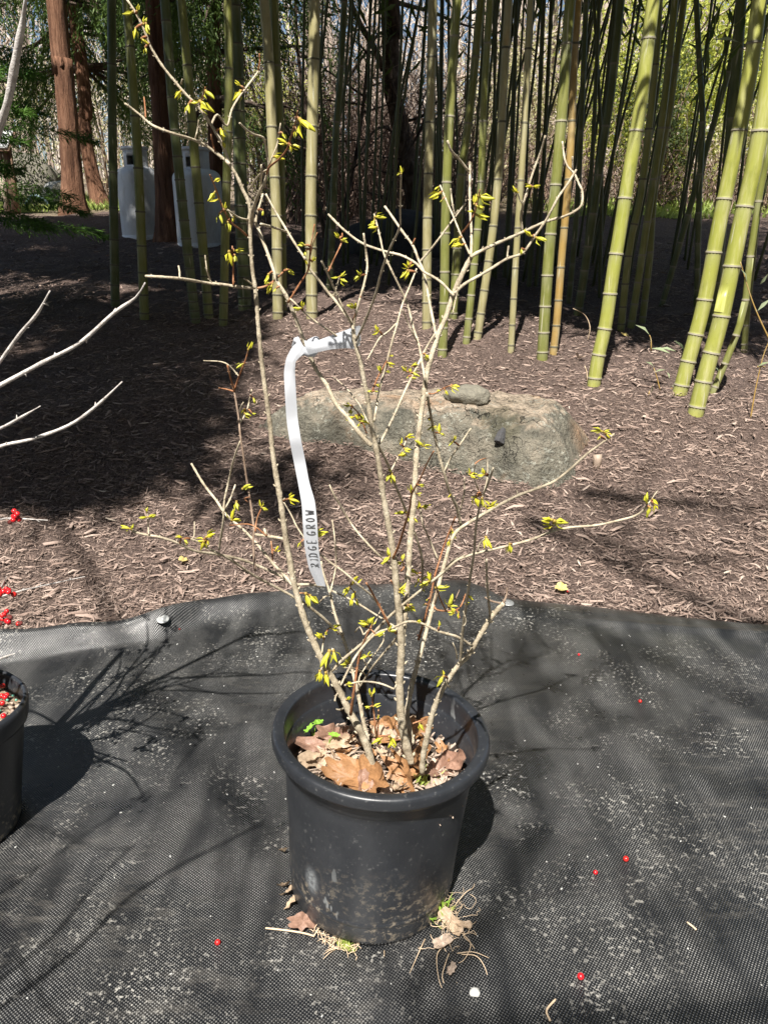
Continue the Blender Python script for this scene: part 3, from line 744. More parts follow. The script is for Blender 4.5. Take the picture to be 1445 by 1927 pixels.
# deadwood boles in the dark centre
for pts, w, Yd, lab in (([(612, 440), (600, 380), (590, 300), (575, 200), (560, 90), (555, -20)], 9, 9.4, 'thin dark leaning tree stem right of the pale centre culm'),
                        ([(640, 420), (662, 330), (678, 240), (690, 130), (700, -20)], 8, 9.6, 'slim dark stem rising left of the crooked pine'),
                        ([(700, 440), (745, 330), (790, 245), (815, 180)], 7, 9.5, 'thin dark slanting stem crossing the crooked pine')):
    P = smooth_poly([np.array(at(x, y, Yd)) for x, y in pts], .08); P[0][2] -= .2
    m2 = MB(); m2.tube(P, np.linspace(w / 2 * 9 / F, w / 3.4 * 9 / F, len(P)), 7)
    for q in range(12):
        i = int(rng.integers(len(P) // 4, len(P))); e = rng.normal(size=3) * .4; e[2] = abs(e[2]) * .7; m2.tube([P[i], P[i] + e * .5, P[i] + e], [.012, .008, .003], 4, False)
    tag(m2.build('slim_tree', M['pinebark']), lab, 'tree')

# ------------------------------------------------------------------ gas tanks
def gas_tank(cx, base_y, wpx, top_y, label):
    Yb = hit(cx, base_y)[1]; p = at(cx, base_y, Yb); s_ = zc(p) / F; r = wpx / 2 * s_; H = at(cx, top_y, Yb)[2] - p[2]
    t_ = empty('gas_tank', (p[0], Yb + r, p[2] - .02)); tag(t_, label, 'gas tank')
    hs = H * .76; rs = r * .62
    b = MB(); prof = [(0, 0.0), (r * .96, 0), (r, .02), (r, hs * .9)]
    for k in range(1, 9):
        a = k / 8 * math.pi / 2; prof.append((rs + (r - rs) * math.cos(a) - (.25 * rs) * (k / 8) ** 3, hs * .9 + (hs * .13) * math.sin(a)))
    prof.append((0, hs * 1.05)); b.lathe(prof, 40); b.build('body', M['tank'], t_)
    # valve guard: a band with two windows, and a lid
    c = MB(); gh0, gh1, gr = hs * 1.0, H * .97, rs * .92; seg = 36
    for k in range(seg):
        a0, a1 = 2 * math.pi * k / seg, 2 * math.pi * (k + 1) / seg
        ang = (a0 + math.pi / 2 + .55) % math.pi
        win = ang < .62
        spans = [(gh0, gh1)] if not win else [(gh0, gh0 + (gh1 - gh0) * .18), (gh0 + (gh1 - gh0) * .62, gh1)]
        for z0, z1 in spans:
            V = [(gr * m * math.cos(a), gr * m * math.sin(a), z) for z in (z0, z1) for m in (1, .94) for a in (a0, a1)]
            c.add(V, [(0, 1, 5, 4), (2, 6, 7, 3), (4, 5, 7, 6), (0, 2, 3, 1)])
    c.build('valve_guard', M['tank'], t_, False)
    l = MB(); l.lathe([(0, H * 1.0), (gr * 1.12, H * .985), (gr * 1.14, H * .955), (gr * 1.05, H * .95), (0, H * .95)], 36); l.build('lid', M['tank'], t_)
    l = MB(); l.lathe([(gr * 1.0, hs * 1.012), (gr * 1.03, hs * 1.02), (gr * 1.03, hs * 1.0), (gr, hs * .995)], 36); l.build('guard_seam', M['slate'], t_)
    l = MB(); l.lathe([(r * 1.005, .0), (r * 1.02, .01), (r * 1.02, .06), (r * 1.0, .065)], 36); l.build('foot_ring', M['tank'], t_)
    v = MB(); v.lathe([(0, hs * 1.03), (.05, hs * 1.03), (.05, hs * 1.15), (.02, hs * 1.17), (.02, hs * 1.24), (0, hs * 1.24)], 14); v.build('valve', M['slate'], t_)
gas_tank(259, 450, 77, 265, 'upright white gas tank left of the red trunk, seen between culms')
gas_tank(370, 466, 90, 265, 'white gas tank partly hidden behind the red trunk on its left')

# little information sign, rocks, hose and ground cover at far left
sg = hit(20, 398); t_ = empty('information_sign', sg); tag(t_, 'white slanted information panel on wooden posts at the left edge', 'sign')
s_ = zc(sg) / F
mb = MB(); mb.box((-.14, .02, .95), (.56, .025, .36), Matrix.Rotation(R(-48), 4, 'X')); mb.build('panel', M['panel'], t_, False)
mb = MB(); mb.box((-.14, .04, .925), (.6, .02, .40), Matrix.Rotation(R(-48), 4, 'X')); mb.build('backing_board', M['wood'], t_, False)
for x, m_ in ((.06, 'wood'), (-.34, 'palewood')):
    mb = MB(); mb.box((x, .05, .40), (.10, .09, .96)); mb.build('post', M[m_], t_, False)
mb = MB(); mb.box((-.05, .02, .38), (.075, .06, .92)); mb.build('brace', M['palewood'], t_, False)
def rock(name, c, size, mat, label, seed, cat='rock', group=None, sub=4, rough=.22, flat_=.0):
    bm = bmesh.new(); bmesh.ops.create_icosphere(bm, subdivisions=sub, radius=1)
    for v in bm.verts:
        d = v.co.normalized(); k = 1 + rough * mnoise.noise(d * 1.3 + Vector((seed, 0, 0))) + rough * .5 * mnoise.noise(d * 3.1 + Vector((0, seed, 0))) + .04 * mnoise.noise(d * 9 + Vector((0, 0, seed)))
        q = d * k; q.x = math.copysign(abs(q.x) ** .85, q.x); q.z = math.copysign(abs(q.z) ** .9, q.z)
        if q.z < -.35: q.z = -.35
        v.co = (q.x * size[0], q.y * size[1], (q.z + flat_) * size[2])
    me = bpy.data.meshes.new(name); bm.to_mesh(me); bm.free(); me.polygons.foreach_set('use_smooth', np.ones(len(me.polygons), bool)); me.materials.append(mat)
    o = link(name, me, None, c); tag(o, label, cat, group); return o
p = hit(50, 372); rock('boulder', (p[0], 14.2, float(gz(p[0], 14.2)) + .1), (.55, .4, .42), M['stone_tan'], 'tan sunlit boulder behind the information sign', 3)
p = hit(104, 380); rock('boulder', (-6.0, 15.3, float(gz(-6, 15.3)) + .1), (.26, .2, .2), M['stone_white'], 'small white stone between the boulder and the red trunk', 5)
rock('boulder', (-5.2, 13.6, float(gz(-5.2, 13.6)) + .08), (.26, .25, .26), M['stone_olive'], 'mottled grey rock just right of the leftmost red trunk', 8)
rock('boulder', (-7.4, 16.0, float(gz(-7.4, 16)) + .2), (1.2, .6, .7), M['stone_olive'], 'long grey boulder under the olive shrubs at left', 12)
rock('boulder', (.15, 8.4, float(gz(.15, 8.4)) + .03), (.55, .35, .34), M['slate'], 'low dark rock deep in the shade of the grove', 22)
P = smooth_poly([np.array(at(x, y, 13.2)) for x, y in ((48, 384), (56, 371), (66, 367), (76, 370), (86, 378), (92, 386))], .03)
mb = MB(); mb.tube(P, .022, 8); tag(mb.build('garden_hose', M['hose']), 'pale blue hose arching over the ground by the tan boulder', 'hose')
n = 9000; x = rng.uniform(-8, -3.6, n); y = rng.uniform(12.3, 16, n); C = np.stack([x, y, gz(x, y) - .03], -1)
D = unit(n) * .7 + [0, 0, .9]
tag(link('ground_cover', leaf_mesh('ground_cover', C, D, unit(n), .12 * rng.uniform(.5, 1.4, n), .02, M['cover'])), 'bright green low ground cover around the red trunks', 'ground cover', kind='stuff')
n = 4000; x = rng.uniform(2.4, 7.5, n); y = rng.uniform(11.2, 14, n); C = np.stack([x, y, gz(x, y) - .03], -1); D = unit(n) * .7 + [0, 0, .9]
tag(link('ivy_cover', leaf_mesh('ivy_cover', C, D, unit(n), .14 * rng.uniform(.5, 1.4, n), .04, M['cover'])), 'light green ground plants behind the right hand bamboo', 'ground cover', kind='stuff')

# young feathery conifer at the left edge
yc = empty('young_conifer', (-3.0, 5.9, float(gz(-3.0, 5.9)))); tag(yc, 'young conifer with feathery green fronds poking in from the left edge', 'conifer')
mb = MB(); mb.tube([(0, 0, -.1), (.02, 0, .9), (0, .02, 2.0)], [.04, .03, .008], 8); mb.build('trunk', M['redbark'], yc)
for k in range(26):
    z = .50 + 1.25 * (k / 26) ** .9; a = rng.uniform(-1.2, 1.2) if k % 2 else rng.random() * 6.28; ln = rng.uniform(.85, 1.2) * (1 - .30 * z / 1.9)
    d = np.array([math.cos(a), math.sin(a) * .8, .28]); P = [np.array([0, 0, z])]
    for q in range(7): d = d + [0, 0, -.085]; d /= np.linalg.norm(d); P.append(P[-1] + d * ln / 7)
    P = smooth_poly(P, .02); m = len(P); side = np.cross(d, [0, 0, 1.]); side /= np.linalg.norm(side)
    C, D = [], []
    for i in range(int(m * .25), m):
        for sgn in (-1, 1):
            e = side * sgn * .8 + d * .9 + rng.normal(size=3) * .12 + np.array([0, 0, -.12]); l2 = .15 * (1 - (i / m) ** 3) + .03
            for q in np.linspace(0, 1, 8):
                C.append(P[i] + e * l2 * q); D.append(e + rng.normal(size=3) * .5)
    fr = tag(link('frond', leaf_mesh('frond', np.array(C), np.array(D), np.tile([0, 0, 1.], (len(C), 1)) + unit(len(C)) * .4, .06, .011, M['needle_fresh']), yc), kind='stuff')

# ================================================================== BAMBOO GROVE
ring_me = MB().lathe([(.99, -1.2), (1.035, -.8), (1.07, -.1), (1.02, .1), (1.045, .5), (.99, 1.2)], 16).mesh('node_ring', M['node'])
ring_dk = MB().lathe([(.99, -1.2), (1.03, -.8), (1.06, -.1), (1.02, .1), (1.035, .5), (.99, 1.2)], 16).mesh('node_ring', M['node_dark'])
def make_crown(seed, n=4200):
    """leafy top of a culm above the picture: whorls of drooping side branches with leaves"""
    C, D = [], []; mb = MB()
    for k in range(46):
        z = 2.5 + 4.6 * rng.random() ** .9; a = rng.random() * 6.283; rch = (.60 + .20 * (z - 2.4)) * rng.uniform(.5, 1.15)
        d = np.array([math.cos(a), math.sin(a), .75]); d /= np.linalg.norm(d); P = [np.array([0, 0, z])]
        for q in range(5): d = d + [0, 0, -.2]; d /= np.linalg.norm(d); P.append(P[-1] + d * rch * 1.3 / 5)
        mb.tube(P, np.linspace(.006, .002, 6), 3, False)
        m = n // 46; u = rng.uniform(.25, 1, m) * 5; i0 = np.minimum(4, u.astype(int)); P = np.array(P)
        b0 = P[i0] * (1 - (u - i0))[:, None] + P[i0 + 1] * (u - i0)[:, None]
        C.append(b0 + rng.normal(size=(m, 3)) * .06); D.append(unit(m) * .7 + d * .5 + [0, 0, -.65])
    C = np.concatenate(C); D = np.concatenate(D)
    me = leaf_mesh('leafy_crown', C, D, unit(len(C)) + [0, 0, .5], .18 * rng.uniform(.7, 1.3, len(C)), .032, M['bleaf'], .05)
    return me, mb.mesh('crown_twig', M['culm_olive'], False)
crowns = [make_crown(k) for k in range(4)]
def culm(pts, wpx, mat, label, group='bamboo culms of the grove', s0=.115, gr=1.21, smax=.42, rings=True, dark_ring=False, crown=True, Y=None, top=6.6, seg=14):
    bx, by = pts[-1]; Yb = Y or hit(bx, by)[1]
    W = [np.array(at(x, y, Yb)) for x, y in pts][::-1]               # base first
    if Y: pass
    W[0] = W[0].copy()
    dirv = W[-1] - W[-2]; dirv /= np.linalg.norm(dirv)
    base = W[0] - (W[1] - W[0]) / np.linalg.norm(W[1] - W[0]) * .12
    ext = []; q = W[-1].copy(); dd = dirv.copy()
    while q[2] < top: dd = dd + [rng.normal() * .01, -.05, 0]; dd /= np.linalg.norm(dd); q = q + dd * .5; ext.append(q.copy())
    S = smooth_poly([base] + W + ext, .02 if wpx > 10 else .08)
    L = np.concatenate([[0], np.cumsum(np.linalg.norm(np.diff(S, axis=0), axis=1))])
    r0 = wpx / 2 * zc(W[len(W) // 2]) / F
    # node stations
    st = []; s_ = .12 + s0 * .35; g_ = s0
    while s_ < L[-1] - .1: st.append(s_); s_ += g_ * rng.uniform(.93, 1.07); g_ = min(g_ * gr, smax)
    ls = [0.0]
    for a in st: ls += [a - .05 * r0 * 10, a - .008, a - .004, a, a + .003, a + .007, a + .012, a + .05 * r0 * 10]
    ls += list(np.arange(0, L[-1], .12)); ls = np.unique(np.clip(ls, 0, L[-1]))
    if wpx <= 10: ls = np.unique(np.clip(np.concatenate([np.arange(0, L[-1], .25), st]), 0, L[-1]))
    P = np.stack([np.interp(ls, L, S[:, k]) for k in range(3)], -1)
    st = np.array(st); dn = ls[:, None] - st[None]; near = dn[np.arange(len(ls)), np.abs(dn).argmin(1)]
    rr = r0 * (1.06 - .075 * ls)
    rr = np.maximum(rr, r0 * .3) * (1 + .055 * np.exp(-((near) / .006) ** 2) - .03 * np.exp(-((near - .009) / .003) ** 2) + .02 * np.exp(-(np.abs(near) / .03)))
    nodeA = np.exp(-(near / .0045) ** 2) * .8; bloom = np.where(near < 0, np.exp(near / .022), 0) * .9 + np.where(near > 0, np.exp(-near / .012), 0) * .4
    t_ = empty('bamboo_culm', W[0]); tag(t_, label, 'bamboo', group)
    mb = MB(); mb.tube(P - W[0], rr, seg if wpx > 10 else 7, True, node=nodeA, bloom=bloom)
    mb.build('culm_stem', M[mat], t_)
    if rings:
        for a in st:
            i = int(np.abs(ls - a).argmin()); p = P[i]
            if p[2] > CAM_H + (p[1]) * math.tan(R(14.6)): break
            d = Vector(P[min(i + 2, len(P) - 1)] - P[max(i - 2, 0)])
            o = link('node_ring', ring_dk if dark_ring else ring_me, t_, Vector(p - W[0])); o.rotation_mode = 'QUATERNION'; o.rotation_quaternion = d.to_track_quat('Z', 'Y')
            k = rr[i] * .985; o.scale = (k, k, .0042)
    if crown:
        cm, tm = crowns[int(rng.integers(0, 4))]; i = int(np.abs(P[:, 2] - (W[0][2] + 4)).argmin())
        for me in (cm, tm):
            o = link(me.name.split('.')[0], me, t_, Vector((P[i][0] - W[0][0], P[i][1] - W[0][1], 0))); o.rotation_euler.z = rng.random() * 6.28
            if me is cm: o['kind'] = 'stuff'
    return t_
G = 'bamboo culms of the grove'
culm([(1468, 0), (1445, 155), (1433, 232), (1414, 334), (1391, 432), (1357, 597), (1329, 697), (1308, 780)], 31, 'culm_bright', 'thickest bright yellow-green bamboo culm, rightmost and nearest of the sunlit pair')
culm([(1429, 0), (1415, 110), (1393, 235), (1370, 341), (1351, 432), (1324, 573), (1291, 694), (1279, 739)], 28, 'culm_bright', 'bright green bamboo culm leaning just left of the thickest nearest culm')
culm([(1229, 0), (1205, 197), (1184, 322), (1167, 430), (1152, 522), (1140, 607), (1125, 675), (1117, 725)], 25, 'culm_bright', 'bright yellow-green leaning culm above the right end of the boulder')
culm([(1073, 0), (1058, 200), (1048, 320), (1035, 450), (1027, 560), (1020, 675)], 21, 'culm_olive', 'olive-green culm standing beside the tan orange one')
culm([(1088, 0), (1080, 120), (1075, 250), (1067, 370), (1057, 480), (1048, 600), (1041, 665)], 14.5, 'culm_tan', 'slim tan orange dead bamboo culm', dark_ring=True)
culm([(998, 0), (990, 160), (983, 300), (974, 430), (965, 590), (961, 662)], 12.5, 'culm_pale', 'slim straw-coloured culm left of the olive and tan pair', dark_ring=True)
culm([(957, 0), (948, 150), (940, 300), (927, 435), (905, 590), (898, 637)], 16, 'culm_pale', 'greyish weathered culm left of the slim straw-coloured one', dark_ring=True)
culm([(922, 0), (910, 200), (905, 350), (890, 520), (877, 646)], 14, 'culm_olive', 'olive culm with its foot left of the greyish weathered culm')
culm([(905, 0), (885, 200), (868, 330), (860, 470), (852, 600)], 16, 'culm_olive', 'pale olive culm close behind the culm over the small stone')
culm([(860, 0), (850, 150), (843, 280), (838, 420), (836, 560), (832, 670)], 18, 'culm_olive', 'olive culm rising just left of the small stone on the boulder')
culm([(814, 0), (811, 150), (808, 260), (804, 420), (803, 617)], 18, 'culm_pale', 'bright pale straight culm behind the shrub right of centre', dark_ring=True)
culm([(592, 0), (590, 130), (588, 230), (585, 400), (587, 598)], 22, 'culm_pale', 'thick pale culm with dark rings, standing alone left of centre', dark_ring=True)
culm([(497, 0), (505, 100), (512, 250), (520, 400), (523, 598)], 20, 'culm_pale', 'pale dappled culm left of the lone thick pale culm', dark_ring=True)
culm([(516, 0), (519, 100), (526, 220), (530, 400), (532, 585)], 17, 'culm_olive', 'olive culm hidden close behind the pale dappled culm')
culm([(428, 0), (431, 150), (425, 400), (420, 612)], 17, 'culm_olive', 'yellow-olive upright culm in front of the right gas tank edge', dark_ring=True)
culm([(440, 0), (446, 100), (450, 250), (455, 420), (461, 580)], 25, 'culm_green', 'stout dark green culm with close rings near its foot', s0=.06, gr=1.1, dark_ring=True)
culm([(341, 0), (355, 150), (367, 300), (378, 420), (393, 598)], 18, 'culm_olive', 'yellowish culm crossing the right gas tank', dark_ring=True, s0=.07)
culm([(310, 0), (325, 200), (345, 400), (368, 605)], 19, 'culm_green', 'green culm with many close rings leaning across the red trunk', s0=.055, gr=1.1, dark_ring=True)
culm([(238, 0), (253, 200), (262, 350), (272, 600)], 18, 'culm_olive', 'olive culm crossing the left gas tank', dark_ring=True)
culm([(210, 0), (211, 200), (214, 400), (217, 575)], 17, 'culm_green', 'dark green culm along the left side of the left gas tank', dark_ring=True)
culm([(1240, 0), (1235, 100), (1220, 250), (1205, 370), (1184, 469), (1168, 621)], 14, 'culm_olive', 'greyish culm half hidden behind the leaning bright culm', dark_ring=True)
culm([(1270, 0), (1255, 150), (1240, 270), (1220, 400), (1205, 500), (1187, 615)], 14, 'culm_olive', 'dappled olive culm right of the leaning bright culm')
culm([(1287, 0), (1270, 130), (1260, 210), (1248, 270), (1230, 370), (1222, 487), (1208, 607)], 13, 'culm_olive', 'slim green culm with a sunlit tan upper part, right of the dappled olive culm')
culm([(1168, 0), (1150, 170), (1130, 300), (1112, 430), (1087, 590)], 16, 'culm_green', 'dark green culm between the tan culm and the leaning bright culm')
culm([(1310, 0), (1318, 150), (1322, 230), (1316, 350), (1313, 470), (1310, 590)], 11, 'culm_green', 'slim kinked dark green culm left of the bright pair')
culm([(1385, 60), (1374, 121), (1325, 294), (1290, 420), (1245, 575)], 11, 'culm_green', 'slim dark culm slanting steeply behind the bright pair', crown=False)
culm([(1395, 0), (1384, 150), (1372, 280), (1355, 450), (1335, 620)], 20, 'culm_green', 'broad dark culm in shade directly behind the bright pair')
culm([(1475, 60), (1462, 200), (1435, 330), (1412, 480), (1395, 600), (1340, 742)], 13, 'culm_olive', 'slim grey-green culm tucked behind the foot of the thickest culm')
culm([(1448, 150), (1440, 250), (1425, 400), (1408, 560), (1400, 660)], 12, 'culm_olive', 'slim dark olive culm right of the thickest culm')
culm([(648, 0), (640, 150), (632, 250), (627, 400), (620, 545)], 13, 'culm_green', 'slim dark green culm right of the lone thick pale culm')
culm([(697, 0), (691, 250), (683, 485)], 6, 'culm_dark', 'very thin black-looking culm left of the crooked pine', rings=False)
culm([(803, 0), (790, 200), (775, 430)], 7, 'culm_dark', 'very thin dark culm right of the crooked pine', rings=False)
culm([(832, 0), (828, 250), (820, 480)], 9, 'culm_dark', 'thin dark culm just right of the bright pale straight culm', rings=False)
culm([(972, 0), (962, 300), (950, 520)], 9, 'culm_dark', 'thin dark culm between the weathered and straw-coloured culms', rings=False)
culm([(1023, 0), (1016, 170), (1008, 350), (995, 540)], 9, 'culm_dark', 'thin dark culm just right of the straw-coloured culm', rings=False)
culm([(1038, 0), (1028, 200), (1018, 400), (1008, 540)], 8, 'culm_dark', 'thin dark culm just left of the olive culm by the tan one', rings=False)
culm([(1103, 0), (1094, 220), (1085, 400), (1070, 570)], 11, 'culm_green', 'dark culm just right of the tan orange culm', rings=False)
culm([(1128, 0), (1120, 180), (1112, 330), (1098, 560)], 8, 'culm_dark', 'thin dark culm second to the right of the tan orange culm', rings=False)
culm([(1117, 0), (1127, 170), (1132, 330), (1128, 560)], 7, 'culm_dark', 'thin dark culm crossing its neighbours right of the tan culm', rings=False)
# thin back culms: many alike
thin = []
for k in range(4):
    mb = MB(); P = [np.array([0, 0, -.1])]; d = np.array([.05 * (k - 1.5), 0, 1.])
    for q in range(8): d = d + rng.normal(size=3) * .03; d /= np.linalg.norm(d); P.append(P[-1] + d * .55)
    mb.tube(smooth_poly(P, .25), np.linspace(.013, .006, len(smooth_poly(P, .25))), 6); me = mb.mesh('culm_stem', M['culm_dark'])
    n = 900; C = np.stack([rng.normal(size=n) * .4, rng.normal(size=n) * .4, 3.3 + 2.4 * rng.random(n), ], -1); C[:90, 2] -= 2.0 * rng.random(90)
    thin.append((me, leaf_mesh('leafy_crown', C, unit(n) * .8 + [0, 0, -.6], unit(n), .17, .03, M['bleaf'], .05)))
for k in range(78):
    px = rng.uniform(560, 800) if k < 16 else rng.uniform(800, 1190) if k < 62 else rng.uniform(1190, 1500); py = rng.uniform(470, 545); p = hit(px, py)
    t_ = empty('thin_bamboo', p); t_.rotation_euler = (rng.normal() * .04, R(rng.uniform(-2.5, 5.5)), 0); t_.scale = (1, 1, rng.uniform(1.0, 1.3))
    tag(t_, 'thin dark young bamboo stem among many in the deep shade of the grove', 'bamboo', 'thin dark bamboo stems deep in the grove')
    v = thin[int(rng.integers(0, 4))]; link('culm_stem', v[0], t_)
    if k % 4: o = link('leafy_crown', v[1], t_); o['kind'] = 'stuff'
# bamboo leaves hanging into the top right corner
lf = empty('bamboo_spray', at(1400, 30, 4.4)); tag(lf, 'hanging spray of dark bamboo leaves at the top right corner', 'bamboo spray')
o0 = np.array(lf.location)
for pts in ([(1470, -60), (1420, 0), (1390, 40), (1340, 75), (1330, 95)], [(1440, -60), (1380, -20), (1350, 20), (1345, 60)], [(1480, -30), (1440, 30), (1395, 80), (1360, 110), (1310, 150)]):
    P = smooth_poly([np.array(at(x, y, 4.4)) for x, y in pts], .03) - o0; mb = MB(); mb.tube(P, np.linspace(.004, .0015, len(P)), 5); mb.build('twig', M['culm_olive'], lf)
    for i in range(4, len(P), 3):
        for q in range(2):
            d = (P[i] - P[i - 1]); d /= np.linalg.norm(d); D = d * .5 + np.array([rng.normal() * .5, rng.normal() * .5, -.7])
            link('leaf', leaf_mesh('leaf', np.array([P[i]]), D[None], unit(1) + [0, -1, .3], .13 * rng.uniform(.7, 1.2), .02, M['bleaf'], .04), lf)
V = at(1390, 78, 4.0); e = empty('bamboo_leaf_sprig', V); tag(e, 'single pale bamboo leaf sticking out left of the bright pair at top right', 'bamboo leaf')
link('leaf', leaf_mesh('leaf', np.zeros((1, 3)), np.array([[-1, -.2, .05]]), np.array([[0, -.7, .7]]), .13, .026, M['bleaf_pale'], .03), e)
mb = MB(); mb.tube([(0, 0, 0), (.05, .02, -.02), (.12, .05, -.06)], [.0015, .002, .0025], 5); mb.build('stalk', M['culm_olive'], e)

# ================================================================== BOULDER with a small stone and a slate chip
front = [(492, 800), (515, 824), (575, 834), (640, 840), (720, 854), (790, 880), (860, 893), (930, 910), (1000, 918), (1050, 914), (1086, 900), (1096, 868), (1112, 835)]
poly = [tuple(hit(*p)[:2]) for p in front] + [(.95, 3.32), (.90, 3.55), (.72, 3.74), (.35, 3.78), (.0, 3.80), (-.25, 3.80), (-.42, 3.70), (-.58, 3.5), (-.62, 3.28)]
gx = np.linspace(-.70, 1.05, 240); gy = np.linspace(2.75, 3.95, 170); X, Y = np.meshgrid(gx, gy, indexing='xy')
ins = in_poly(X, Y, poly); dist = poly_dist(X, Y, poly) * np.where(ins, 1, -1)
dist = dist + .022 * fbm(X, Y, 5, 2, 4)
topz = .392 + .03 * np.clip((Y - 3.1), 0, 1) - .005 * np.clip((-.05 - X) / .5, 0, 1) + .014 * fbm(X, Y, 3, 9, 4) - .03 * np.clip((X - .72) / .2, 0, 1) ** 1.5
wd = .15 + .07 * np.clip((X - .1) / .5, 0, 1) 
k = np.clip(dist / wd, 0, 1); prof = 1 - (1 - k) ** 2.0
gz0 = gz(X, Y)
Zb = np.where(dist > 0, gz0 - .03 + (topz - gz0 + .03) * prof, gz0 - .03 + dist * 1.5) + (.007 * fbm(X, Y, 17, 24, 2) + .003 * fbm(X, Y, 41, 25, 2) + .016 * fbm(X, Y, 7, 4, 4) - .02 * np.clip(fbm(X, Y, 4, 14, 3) - .15, 0, 1)) * (k > 0)
Zb = Zb - .035 * np.exp(-(((X - .50) + (Y - 3.0) * .3) / .05) ** 2) * (k < 1) * (k > 0)
boul = link('boulder', mesh_np('boulder', np.stack([X, Y, Zb], -1).reshape(-1, 3), grid_quads(len(gx), len(gy)), None, M['stone'], True))
tag(boul, 'long flat-topped lichen-spotted boulder lying in the mulch behind the potted shrub', 'boulder')
def boul_z(x, y): return float(Zb[np.abs(gy - y).argmin(), np.abs(gx - x).argmin()])
def on_boulder(px, py):
    r = ray(px, py); Yq = 2.7
    while Yq < 4:
        kk = Yq / r[1]
        if CAM_H + r[2] * kk < boul_z(r[0] * kk, Yq): break
        Yq += .005
    kk = Yq / r[1]; return Vector((r[0] * kk, Yq, CAM_H + r[2] * kk))
p = on_boulder(882, 764); rock('stone', (p[0], p[1] + .07, p[2] + .022), (.094, .066, .054), M['stone_olive'], 'small rounded stone resting on top of the boulder', 31, 'stone', None, 4, .25)
p = on_boulder(940, 826)
sl = rock('slate_chip', (p[0], p[1] - .018, p[2] + .004), (.024, .015, .052), M['slate'], 'dark slate chip leaning on the front of the boulder', 41, 'slate chip', None, 3, .3); sl.rotation_euler = (R(-30), R(28), .2)

# bits on the mulch
p = hit(1122, 880); mb = MB(); mb.tube([(0, 0, -.01), (.003, .004, .035), (.002, .01, .055)], [.017, .018, .019], 7); o = mb.build('wood_stub', M['litterchip'], None, False, p); tag(o, 'pale cut wood stub standing in the mulch right of the boulder', 'wood stub')
def leaf_outline(kind, n=36):
    pts = []
    for k in range(n):
        a = 2 * math.pi * k / n
        if kind == 'oak': r = .43 * (1 + .16 * math.cos(7 * a) + .06 * math.cos(11 * a + 1)) * (1 + .3 * abs(math.cos(a)))
        elif kind == 'round': r = .5 * (1 + .06 * math.sin(5 * a))
        else: r = .5 * (1 - .1 * math.cos(4 * a))
        pts.append((r * math.cos(a), r * math.sin(a) * (.55 if kind == 'oak' else .9 if kind == 'round' else .42)))
    return pts
def dry_leaf_mesh(kind, size, curl, twist, mat, seed, wave=.17):
    ou = leaf_outline(kind); rings = (1, .66, .33); V = []; n = len(ou)
    for f_ in rings:
        for x, y in ou: V.append((x * f_, y * f_))
    V.append((0, 0)); V = np.array(V)
    V = V * (1 + .12 * np.array([mnoise.noise(Vector((a * 7 + seed, b * 7, seed * 2))) for a, b in V]))[:, None]
    z = curl * (V[:, 1] ** 2) * 2.4 + twist * V[:, 0] * V[:, 1] * 2 + curl * .5 * V[:, 0] ** 2 + wave * np.array([mnoise.noise(Vector((a * 4 + seed, b * 4, seed))) + .4 * mnoise.noise(Vector((a * 11, b * 11 + seed, seed))) for a, b in V])
    z += .03 * np.abs(V[:, 1])
    V3 = np.stack([V[:, 0], V[:, 1], z], -1) * size
    Q = []; T = []
    for rI in range(2):
        for k in range(n): Q.append((rI * n + k, rI * n + (k + 1) % n, (rI + 1) * n + (k + 1) % n, (rI + 1) * n + k))
    for k in range(n): T.append((2 * n + k, 2 * n + (k + 1) % n, 3 * n))
    me = mesh_np('dry_leaf', V3, Q, T, mat, True); return me
def put_leaf(p, kind, size, curl, twist, mat, rot, label, seed, group=None, name='dry_leaf', cat='dry leaf'):
    o = link(name, dry_leaf_mesh(kind, size, curl, twist, M[mat], seed), None, p); o.rotation_euler = rot; tag(o, label, cat, group); return o
up = Vector((0, 0, .004))
put_leaf(hit(1055, 1117) + Vector((0, 0, .02)), 'round', .042, .3, .2, 'yellow_leaf', (.35, 0, .4), 'round yellow fallen leaf on the mulch near the right cloth edge', 1, name='fallen_leaf', cat='fallen leaf')
put_leaf(hit(346, 1064) + Vector((0, 0, .02)), 'round', .036, .4, .1, 'yellow_leaf', (.3, .2, 1), 'small yellow fallen leaf on the mulch left of the ribbon', 2, name='fallen_leaf', cat='fallen leaf')
put_leaf(hit(1175, 635) + Vector((0, 0, .02)), 'long', .07, .4, .3, 'yellow_leaf', (.4, .3, .2), 'yellow-brown fallen leaf on the mulch right of the leaning bright culm', 4, name='fallen_leaf', cat='fallen leaf')
put_leaf(hit(1090, 678) + Vector((0, 0, .02)), 'round', .06, .4, .3, 'litterchip', (.4, .1, 2), 'pale scrap lying on the mulch left of the leaning bright culm', 5, name='fallen_leaf', cat='fallen leaf')
# two arching dead stalks on the mulch
for pts, lab in (([(1106, 640), (1110, 615), (1100, 592), (1078, 580)], 'thin curved dead stalk in the mulch left of the leaning culm'), ([(1105, 718), (1104, 700), (1100, 688)], 'short dead stalk by the foot of the leaning bright culm')):
    Yb = hit(*pts[0])[1]; P = smooth_poly([np.array(at(x, y, Yb)) for x, y in pts], .02); mb = MB(); mb.tube(P, np.linspace(.004, .002, len(P)), 5); tag(mb.build('dead_stalk', M['root']), lab, 'stalk')
